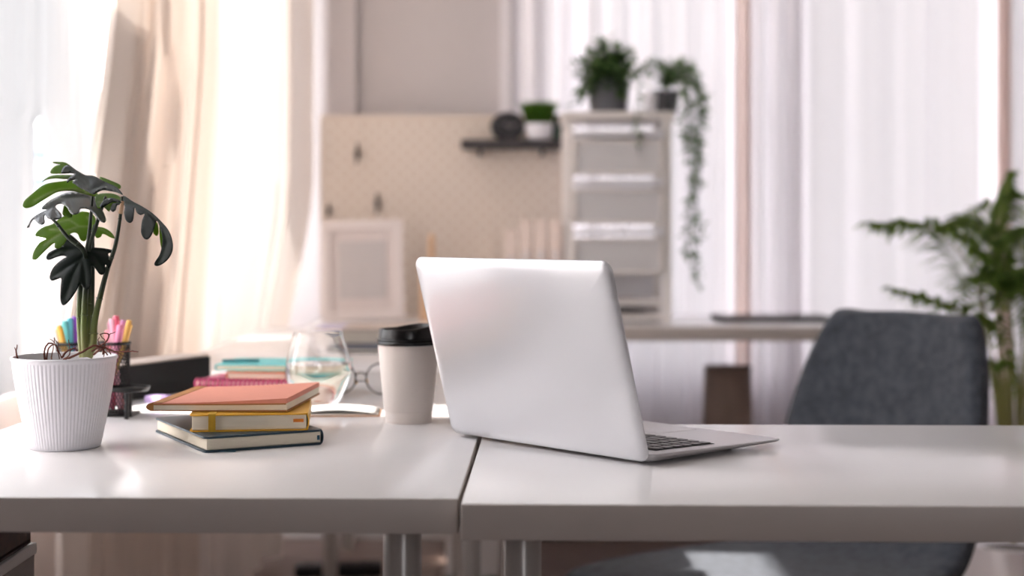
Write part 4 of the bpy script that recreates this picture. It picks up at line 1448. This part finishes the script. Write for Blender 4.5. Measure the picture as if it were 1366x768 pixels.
# magazine files behind the laptop
M['file'] = mat('cream_card_file', (240, 222, 212), 0.7, var=0.02)
fx = [672, 692, 712, 732]
ftop = [306, 294, 293, 294]
flab = ['shortest cream file box in the row, beside the bare pegboard', 'cream file box next to the shortest one', 'cream file box third from the shortest one', 'cream file box nearest the drawer tower']
for k in range(4):
    x0 = (fx[k] - 683) / F * 4.62
    h_ = CAM_H + (310 - ftop[k]) / F * 4.62 - DESK
    t = thing('file_box', flab[k], 'file box', (x0, 4.62, DESK + 0.0002), R(0), 'file boxes in a row on the rear desk')
    w_ = 0.040
    obj('spine_panel', bx((w_, 0.003, h_), (w_ / 2, 0.0015, h_ / 2), 0.0008, seg=1), M['file'], t)
    for sx in (0.0015, w_ - 0.0015):
        bb2 = BM()
        pts = [(0.003, 0), (0.21, 0), (0.21, h_ * 0.62), (0.10, h_), (0.003, h_)]
        lo = [bb2.verts.new((sx - 0.0014, y_, z_)) for y_, z_ in pts]
        hi = [bb2.verts.new((sx + 0.0014, y_, z_)) for y_, z_ in pts]
        for q in range(5):
            bb2.faces.new((lo[q], lo[(q + 1) % 5], hi[(q + 1) % 5], hi[q]))
        bb2.faces.new(lo[::-1]); bb2.faces.new(hi)
        bmesh.ops.recalc_face_normals(bb2, faces=bb2.faces)
        obj('side_panel', bb2, M['file'], t)
    obj('label_holder', bx((w_ * 0.6, 0.002, 0.05), (w_ / 2, -0.0011, h_ * 0.62), 0.0005, seg=1), M['frame'], t)
    obj('content', bx((w_ - 0.008, 0.18, h_ * 0.58), (w_ / 2, 0.105, h_ * 0.29 + 0.001)), M['paper'], t)
# wooden pencils tip behind the laptop
t = thing('pencil_pot', 'small wooden pot behind the laptop lid edge', 'pot', ((573 - 683) / F * 4.6, 4.6, DESK + 0.0002))
b = BM()
lathe(b, [(0.028, 0), (0.030, 0.002), (0.030, 0.17), (0.027, 0.17), (0.027, 0.01)], 32)
obj('body', b, M['light_wood'], t, smooth=40)
w_ = tag(obj('wooden_brush', (lambda b_: (lathe(b_, [(0.004, 0), (0.006, 0.12), (0.011, 0.20), (0.010, 0.245), (0.004, 0.255)], 16), b_)[1])(BM()), M['light_wood'], smooth=40), 'rounded wooden brush handle showing just above the laptop lid', 'brush')
w_.location = ((576 - 683) / F * 4.6, 4.6, DESK + 0.012)

# ------------------------------------------------------------------ drawer tower
TX0, TX1, TY = (753 - 683) / F * 4.45, (897 - 683) / F * 4.45, 4.45
TH = CAM_H + (310 - 148) / F * 4.45 - DESK
tw = thing('drawer_tower', 'white slim drawer tower with pale fabric fronts on the rear desk', 'drawer tower', ((TX0 + TX1) / 2, TY, DESK + 0.0002))
TW, TDp = TX1 - TX0, 0.30
M['tower'] = mat('off_white_tower', (240, 233, 229), 0.5, var=0.02)
M['drawer_front'] = mat('grey_mesh_front', (224, 221, 222), 0.6, var=0.05, scale=90)
M['white_lip'] = mat('white_drawer_lip', (246, 244, 248), 0.4, var=0.01)
for sx in (-1, 1):
    for y_ in (0.012, TDp - 0.012):
        obj('post', bx((0.024, 0.022, TH - 0.026), (sx * (TW / 2 - 0.014), y_, (TH - 0.026) / 2), 0.003), M['tower'], tw)
obj('top_board', bx((TW + 0.012, TDp + 0.01, 0.024), (0, TDp / 2, TH - 0.013), 0.004), M['tower'], tw)
def zpx(y):
    return CAM_H + (310 - y) / F * 4.45 - DESK
for (y0, y1) in ((186, 233), (251, 299), (317, 366)):
    z0, z1_ = zpx(y1), zpx(y0)
    dw = TW - 0.054
    dr = obj('drawer', bx((dw, TDp - 0.03, z1_ - z0 - 0.012), (0, TDp / 2 + 0.006, (z0 + z1_) / 2)), M['white_lip'], tw)
    fb = BM()
    bt = 0.010
    box(fb, (dw, 0.012, bt), (0, 0.0, z1_ - bt / 2), bevel=0.002)
    box(fb, (dw, 0.012, bt), (0, 0.0, z0 + bt / 2), bevel=0.002)
    box(fb, (bt, 0.012, z1_ - z0 - 2 * bt), (-dw / 2 + bt / 2, 0.0, (z0 + z1_) / 2), bevel=0.002)
    box(fb, (bt, 0.012, z1_ - z0 - 2 * bt), (dw / 2 - bt / 2, 0.0, (z0 + z1_) / 2), bevel=0.002)
    obj('front_border', fb, M['tower'], dr)
    obj('front_panel', bx((dw - 2 * bt, 0.004, z1_ - z0 - 2 * bt), (0, 0.002, (z0 + z1_) / 2)), M['drawer_front'], dr)
    obj('drawer_rim', bx((dw + 0.004, 0.022, 0.016), (0, -0.006, z1_ + 0.017), 0.004), M['white_lip'], dr)
    obj('drawer_rail', bx((dw + 0.004, TDp - 0.04, 0.010), (0, TDp / 2, z1_ + 0.016), 0.002), M['white_lip'], dr)
obj('shelf_board', bx((TW - 0.053, TDp - 0.03, 0.014), (0, TDp / 2, zpx(404)), 0.002), M['tower'], tw)
obj('bottom_board', bx((TW - 0.053, TDp - 0.03, 0.016), (0, TDp / 2, 0.016), 0.002), M['tower'], tw)
obj('back_panel', bx((TW - 0.053, 0.003, TH * 0.3), (0, TDp - 0.02, TH * 0.17)), M['white_lip'], tw)

# plants on the tower
def leaflet(bm_, p, dirv, L, w, rnd, fold=0.25):
    dirv = dirv.normalized()
    s = dirv.cross(Vector((rnd.uniform(-.4, .4), rnd.uniform(-.4, .4), 1)))
    if s.length < 0.05:
        s = dirv.cross(Vector((1, 0, 0)))
    s.normalize()
    nrm = s.cross(dirv)
    a = p
    m1 = p + dirv * L * 0.5 + nrm * (-fold * w)
    e = p + dirv * L
    l_ = p + dirv * L * 0.42 + s * w
    r_ = p + dirv * L * 0.42 - s * w
    v = [bm_.verts.new(x) for x in (a, l_, e, r_, m1)]
    bm_.faces.new((v[0], v[4], v[1]))
    bm_.faces.new((v[1], v[4], v[2]))
    bm_.faces.new((v[2], v[4], v[3]))
    bm_.faces.new((v[3], v[4], v[0]))
def vine(parent, pts, n, L, w, seed, o_, m=M['leaf_small'], spread=0.02, stemr=0.0012, dens=2.1):
    rnd = random.Random(seed)
    V = [P(*p) - o_ for p in pts]
    c = crom(V, 8)
    bb2 = BM()
    tube(bb2, c, stemr, 5)
    st_ = obj('vine', bb2, M['stem_dark'], parent, smooth=60)
    bb2 = BM()
    for k in range(int(n * dens)):
        t_ = rnd.random() * (len(c) - 2)
        i0 = int(t_)
        p = c[i0].lerp(c[i0 + 1], t_ - i0)
        dv = Vector((rnd.gauss(0, 1), rnd.gauss(0, 1), rnd.gauss(-0.3, 0.8)))
        q = p + dv.normalized() * rnd.uniform(0, spread)
        leaflet(bb2, q, dv, L * rnd.uniform(0.6, 1.2), w * rnd.uniform(0.7, 1.2), rnd)
    f_ = obj('foliage', bb2, m, st_)
    f_['kind'] = 'stuff'
toptow = DESK + TH + 0.0006
pA = thing('planter', 'dark grey planter of bushy foliage on the drawer tower', 'plant', ((812 - 683) / F * 4.58, 4.58, toptow))
M['planter'] = mat('dark_grey_planter', (104, 104, 110), 0.6)
b = BM()
lathe(b, [(0.050, 0.0), (0.056, 0.003), (0.066, 0.100), (0.068, 0.104), (0.064, 0.104), (0.061, 0.090), (0.0005, 0.088)], 40)
obj('pot', b, M['planter'], pA, smooth=40)
oA = Vector(pA.location)
b0 = (812, 100, 4.58)
for k, (tx, ty, dd) in enumerate(((768, 92, 4.55), (772, 138, 4.52), (800, 55, 4.60), (835, 70, 4.6), (848, 92, 4.55), (783, 80, 4.62), (818, 66, 4.66), (792, 98, 4.50), (835, 110, 4.50), (846, 74, 4.62), (770, 118, 4.54), (800, 118, 4.49), (826, 120, 4.49), (786, 112, 4.50))):
    mx_, my_ = (812 + tx) / 2, (100 + ty) / 2 - 12
    vine(pA, [b0, (mx_, my_, (4.58 + dd) / 2), (tx, ty, dd)], 17, 0.036, 0.0105, 40 + k, oA, spread=0.024, dens=3.6)
pB = thing('small_vase', 'slim white vase between the two plants on the tower', 'vase', ((868 - 683) / F * 4.50, 4.50, toptow))
b = BM()
lathe(b, [(0.015, 0), (0.018, 0.002), (0.020, 0.055), (0.0185, 0.060), (0.0165, 0.060), (0.016, 0.05)], 28)
obj('body', b, M['pot_white'], pB, smooth=40)
pC = thing('trailing_plant', 'trailing plant spilling down the side of the drawer tower', 'plant', ((889 - 683) / F * 4.60, 4.62, toptow))
oC = Vector(pC.location)
b = BM()
lathe(b, [(0.030, 0.0), (0.034, 0.003), (0.042, 0.070), (0.043, 0.074), (0.040, 0.074), (0.038, 0.064), (0.0005, 0.062)], 36)
obj('pot', b, M['planter'], pC, smooth=40)
c0 = (889, 110, 4.62)
for k, (pts, n_) in enumerate((
    ([c0, (900, 92, 4.58), (925, 110, 4.50), (932, 150, 4.46), (930, 200, 4.45), (924, 250, 4.45), (922, 300, 4.45), (928, 345, 4.45), (932, 385, 4.45)], 95),
    ([c0, (905, 95, 4.56), (920, 130, 4.48), (918, 180, 4.44), (925, 230, 4.44), (918, 290, 4.44), (916, 350, 4.44)], 85),
    ([c0, (900, 100, 4.55), (914, 130, 4.50), (924, 170, 4.44), (935, 215, 4.42), (930, 270, 4.42), (934, 325, 4.44)], 60),
    ([c0, (910, 88, 4.62), (935, 120, 4.56), (938, 170, 4.54), (930, 215, 4.52)], 60),
    ([c0, (895, 90, 4.54), (912, 110, 4.41), (912, 160, 4.395), (916, 220, 4.395)], 45),
    ([c0, (870, 92, 4.56), (855, 112, 4.44), (848, 145, 4.42), (850, 175, 4.42), (852, 205, 4.42)], 20),
    ([c0, (890, 85, 4.60), (860, 84, 4.55), (848, 100, 4.5)], 26),
    ([c0, (895, 88, 4.64), (915, 85, 4.66), (935, 105, 4.62)], 32),
    ([c0, (885, 92, 4.66), (878, 84, 4.7), (868, 92, 4.68)], 24),
    ([c0, (900, 98, 4.55), (922, 98, 4.5), (934, 130, 4.48), (938, 165, 4.48)], 45),
)):
    vine(pC, pts, n_, 0.026, 0.0075, 60 + k, oC, spread=0.015)

# closed dark tablet on the rear desk
t = thing('tablet', 'flat dark tablet lying alone on the rear desk', 'tablet', ((962 - 683) / F * 4.50, 4.50, DESK + 0.0004), R(1))
b = BM()
pad(b, 0.34, 0.22, 0.012, [(0.001, 0.0), (0.0, 0.002), (0.0, 0.013), (0.001, 0.015)], 5)
o = obj('body', b, M['charcoal'], t, smooth=40)
o.location = (0.17, 0.11, 0)
b = BM()
pad(b, 0.32, 0.20, 0.006, [(0.0, 0.0), (0.0, 0.0006)], 4)
o = obj('glass_face', b, M['black_plastic'], t, smooth=40)
o.location = (0.17, 0.11, 0.015)

# brown basket under the rear desk
t = thing('basket', 'tall brown fabric hamper on the floor under the rear desk', 'basket', ((972 - 683) / F * 4.6, 4.62, 0.0))
M['hamper'] = mat('brown_hamper_cloth', (150, 130, 120), 0.9, var=0.08, bump=0.3, bscale=300)
b = BM()
lathe(b, [(0.085, 0.0), (0.088, 0.003), (0.072, 0.60), (0.069, 0.605), (0.066, 0.60), (0.075, 0.1)], 40, (0, 0, 0), True, False)
obj('body', b, M['hamper'], t, smooth=50)
b = BM()
tube(b, [(0.0715 * math.cos(2 * PI * k / 32), 0.0715 * math.sin(2 * PI * k / 32), 0.604) for k in range(32)], 0.004, 8, closed=True)
obj('rim', b, M['hamper'], t, smooth=60)
# black shoe-like bag under desk, far floor
t = thing('power_strip', 'black power strip on the floor under the rear desk', 'power strip', ((452 - 683) / F * 4.45, 4.45, 0.001), R(6))
obj('housing', bx((0.26, 0.055, 0.04), (0, 0, 0.02), 0.008), M['black_plastic'], t)
for k in range(4):
    b = BM()
    lathe(b, [(0.017, 0.0395), (0.017, 0.0415), (0.014, 0.0415)], 20, (-0.09 + k * 0.055, 0, 0))
    obj('socket', b, M['charcoal'], t, smooth=40)

# low cabinet under the near desk
t = thing('cabinet', 'low grey cabinet on the floor under the near desk edge', 'cabinet', (-0.67, 1.60, 0.0))
zc = CAM_H - 0.6 * 442 / 683
M['cab'] = mat('grey_cabinet', (150, 142, 138), 0.5)
obj('body', bx((0.10, 0.285, zc - 0.02), (0.02, 0.1425, (zc - 0.02) / 2 + 0.005), 0.002), M['cab'], t)
obj('top_panel', bx((0.105, 0.29, 0.014), (0.02, 0.1425, zc - 0.008), 0.002), M['trim'], t)
t = thing('wooden_tray', 'dark brown wooden tray box standing on the low cabinet', 'box', (-0.637, 1.615, zc + 0.0005))
b = BM()
box(b, (0.07, 0.26, 0.006), (0, 0.13, 0.003))
obj('bottom_board', b, M['dark_wood'], t)
for sx in (-0.032, 0.032):
    obj('side_board', bx((0.006, 0.26, 0.066), (sx, 0.13, 0.036)), M['dark_wood'], t)
for y_ in (0.003, 0.257):
    obj('end_board', bx((0.058, 0.006, 0.062), (0, y_, 0.037)), M['dark_wood'], t)

# ------------------------------------------------------------------ chair
ca_ = R(36)
fwd = Vector((-math.cos(ca_), -math.sin(ca_)))
chx, chy = 0.545, 2.93
# local +y is the way the sitter faces
ch = thing('lounge_chair', 'charcoal fabric shell chair behind the laptop desk', 'chair', (chx, chy, 0.0), math.atan2(-fwd.x, fwd.y))
prof_c = [(0.402, 0.320), (0.394, 0.350), (0.355, 0.370), (0.25, 0.374), (0.12, 0.371), (0.0, 0.368), (-0.11, 0.372), (-0.180, 0.394), (-0.222, 0.446), (-0.248, 0.520), (-0.272, 0.595), (-0.294, 0.675), (-0.315, 0.755), (-0.328, 0.805), (-0.339, 0.846), (-0.343, 0.860)]
hws = [0.205, 0.245, 0.262, 0.270, 0.270, 0.268, 0.264, 0.258, 0.252, 0.250, 0.247, 0.237, 0.221, 0.205, 0.186, 0.163]
NU = 12
b = BM()
rows_ = []
for (py_, pz_), hw in zip(prof_c, hws):
    back = max(0, min(1, (pz_ - 0.42) / 0.15))
    row = []
    for k in range(NU + 1):
        u = -1 + 2 * k / NU
        y = py_ + back * 0.045 * u * u
        zz = pz_ + (1 - back) * 0.004 * abs(u) ** 3 * (0 if py_ > 0.2 else 1)
        zz -= max(0, (pz_ - 0.66) / 0.19) ** 1.5 * 0.020 * abs(u) ** 2.4
        row.append(b.verts.new((hw * u, y, zz)))
    rows_.append(row)
for r0, r1 in zip(rows_, rows_[1:]):
    for k in range(NU):
        b.faces.new((r0[k], r0[k + 1], r1[k + 1], r1[k]))
pc = prof_c
bmesh.ops.recalc_face_normals(b, faces=b.faces)
shell = obj('upholstered_shell', b, M['chair'], ch, smooth=180)
up_n = sum((f.normal.z for f in shell.data.polygons if f.center.z < 0.4), 0)
md = shell.modifiers.new('thickness', 'SOLIDIFY')
md.thickness = 0.052
md.offset = -1 if up_n > 0 else 1
md = shell.modifiers.new('rounding', 'SUBSURF')
md.levels = md.render_levels = 2
# piping along the rim
me = shell.data
pip = mat('dark_piping', (44, 46, 52), 0.8)
for kk in (0, NU):
    pts_ = []
    for i_ in range(2, len(pc) - 3):
        v = me.vertices[i_ * (NU + 1) + kk]
        n_ = v.normal if up_n > 0 else -v.normal
        q_ = v.co - n_ * 0.026
        pts_.append(Vector((q_.x * 0.988, q_.y, q_.z)))
    b = BM()
    tube(b, crom(pts_, 4), 0.0038, 6)
    obj('piping', b, pip, ch, smooth=60)
for sx in (-1, 1):
    for sy in (-1, 1):
        b = BM()
        tube(b, [(sx * 0.12, sy * 0.10 + 0.02, 0.318), (sx * 0.21, sy * 0.20 + 0.02, 0.0)], [0.014, 0.009], 12)
        obj('leg', b, M['wire'], ch, smooth=60)
obj('seat_bracket', bx((0.26, 0.24, 0.02), (0, 0.02, 0.304), 0.004), M['wire'], ch)

# ------------------------------------------------------------------ palm
PX, PY = (1352 - 683) / F * 4.0, 4.0
pm = thing('potted_palm', 'tall feathery palm in a white floor pot behind the chair', 'plant', (PX, PY, 0.0))
b = BM()
lathe(b, [(0.11, 0.0), (0.118, 0.004), (0.150, 0.190), (0.155, 0.200), (0.147, 0.200), (0.140, 0.175), (0.0005, 0.170)], 48)
obj('pot', b, M['pot_white'], pm, smooth=40)
b = BM()
lathe(b, [(0.0005, 0.174), (0.138, 0.172)], 40, (0, 0, 0), False, False)
obj('soil', b, M['soil'], pm)
oP = Vector(pm.location)
def frond(pts, n, L, seed, w=0.0085, droop=0.5):
    rnd = random.Random(seed)
    n = int(n * 1.6)
    L *= 1.15
    V = [P(*p) - oP if len(p) == 3 else p for p in pts]
    c = crom(V, 10)
    tot_ = len(c) - 1
    bb2 = BM()
    tube(bb2, c, [0.0065 * (1 - 0.8 * k / tot_) for k in range(tot_ + 1)], 6)
    stx = obj('frond_stalk', bb2, M['palm_stalk'], pm, smooth=60)
    bb2 = BM()
    for k in range(n):
        t_ = 0.42 + 0.58 * k / (n - 1)
        f_ = t_ * tot_
        i0 = min(int(f_), tot_ - 1)
        p = c[i0].lerp(c[i0 + 1], f_ - i0)
        tg = (c[min(i0 + 1, tot_)] - c[max(i0 - 1, 0)]).normalized()
        side = tg.cross(Vector((0, 0, 1)))
        if side.length < 0.1:
            side = Vector((1, 0, 0))
        side.normalize()
        q = (t_ - 0.42) / 0.58
        ll = L * (0.55 + 0.45 * math.sin(PI * min(1, q * 0.9 + 0.15))) * (1 - 0.35 * q) * rnd.uniform(0.85, 1.1)
        for s in (-1, 1):
            dv = (tg * rnd.uniform(0.6, 0.95) + side * s * rnd.uniform(0.75, 1.0) + Vector((0, 0, rnd.uniform(-0.1, 0.25)))).normalized()
            nn = dv.cross(Vector((0, 0, 1))).normalized() * w
            p1 = p + dv * ll * 0.5
            p2 = p + dv * ll * 0.95 + Vector((0, 0, -ll * droop * rnd.uniform(0.5, 1.1)))
            v = [bb2.verts.new(x) for x in (p, p1 + nn + Vector((0, 0, -w * .5)), p1, p1 - nn + Vector((0, 0, -w * .5)), p2)]
            bb2.faces.new((v[0], v[1], v[2]))
            bb2.faces.new((v[0], v[2], v[3]))
            bb2.faces.new((v[1], v[4], v[2]))
            bb2.faces.new((v[2], v[4], v[3]))
    lf = obj('leaflets', bb2, M['palm'], stx)
M['palm_stalk'] = mat('palm_stalk', (142, 140, 84), 0.5, var=0.15)
B0 = (1352, 722, 4.0)
frond([B0, (1335, 560, 3.98), (1316, 430, 3.92), (1290, 350, 3.85), (1240, 305, 3.8), (1165, 297, 3.76)], 30, 0.17, 1)
frond([B0, (1342, 560, 4.02), (1330, 440, 4.02), (1325, 350, 4.0), (1335, 285, 4.0), (1347, 238, 4.0)], 30, 0.16, 2)
frond([B0, (1335, 590, 3.96), (1318, 480, 3.88), (1290, 425, 3.82), (1240, 398, 3.78), (1195, 385, 3.75)], 20, 0.13, 3)
frond([B0, (1350, 560, 4.02), (1348, 420, 4.03), (1335, 340, 4.05), (1300, 300, 4.1), (1262, 300, 4.14)], 28, 0.16, 4)
frond([B0, (1358, 560, 3.98), (1366, 430, 3.92), (1368, 350, 3.9), (1350, 310, 3.86), (1320, 320, 3.8)], 28, 0.15, 5)
frond([B0, (1362, 560, 4.0), (1375, 430, 4.0), (1388, 340, 3.96), (1385, 280, 3.9), (1368, 260, 3.85)], 28, 0.17, 6)
frond([B0, (1345, 600, 3.95), (1330, 500, 3.88), (1310, 420, 3.8), (1312, 380, 3.75), (1330, 372, 3.7)], 24, 0.13, 7)
frond([B0, (1362, 560, 4.05), (1390, 450, 4.1), (1420, 380, 4.15), (1460, 350, 4.2), (1500, 360, 4.2)], 28, 0.17, 8)
frond([B0, (1352, 620, 3.93), (1345, 540, 3.85), (1338, 500, 3.8), (1330, 482, 3.76), (1322, 490, 3.72)], 14, 0.08, 9)
frond([B0, (1358, 570, 4.0), (1352, 470, 3.95), (1345, 400, 3.88), (1345, 370, 3.84), (1360, 375, 3.8)], 26, 0.15, 10)
frond([B0, (1365, 580, 3.95), (1385, 470, 3.85), (1400, 400, 3.75), (1390, 370, 3.7), (1370, 385, 3.66)], 26, 0.15, 11)
frond([B0, (1348, 560, 4.08), (1336, 420, 4.12), (1318, 340, 4.15), (1312, 300, 4.18), (1322, 270, 4.2)], 26, 0.15, 12)

# ------------------------------------------------------------------ what stands outside the side window
struct(tag(obj('ground', bx((700, 700, 0.2), (-250, 250, -7.1)), mat('pale_street', (190, 190, 184), 0.9)), 'pale street outside', 'ground'))
M['facade'] = mat('pale_facade', (226, 226, 224), 0.8, var=0.02, scale=0.5)
M['facade2'] = mat('blue_facade', (96, 108, 124), 0.8, var=0.2, scale=0.1)
M['dark_window'] = mat('facade_window', (176, 184, 188), 0.2)
def block(label, x, y, w, dpt, h, m, nx_, nz_):
    t = thing('exterior_building', label, 'building', (x, y, -7.0), math.atan2(-x, y) if False else 0, 'far buildings outside')
    obj('wall', bx((w, dpt, h), (0, dpt / 2, h / 2)), m, t)
    for i_ in range(nx_):
        for j_ in range(nz_):
            obj('window', bx((w / nx_ * 0.5, 0.2, h / nz_ * 0.55), (-w / 2 + (i_ + .5) * w / nx_, -0.05, (j_ + .5) * h / nz_)), M['dark_window'], t)
block('slender blue-grey tower far outside the window', (54 - 683) / F * 200, 200, 5.0, 6, 7 + CAM_H + 14, M['facade2'], 1, 6)
block('low pale building far outside beyond the desk edge', (22 - 683) / F * 160, 160, 6.5, 8, 7 + CAM_H + 4.5, M['facade'], 3, 5)
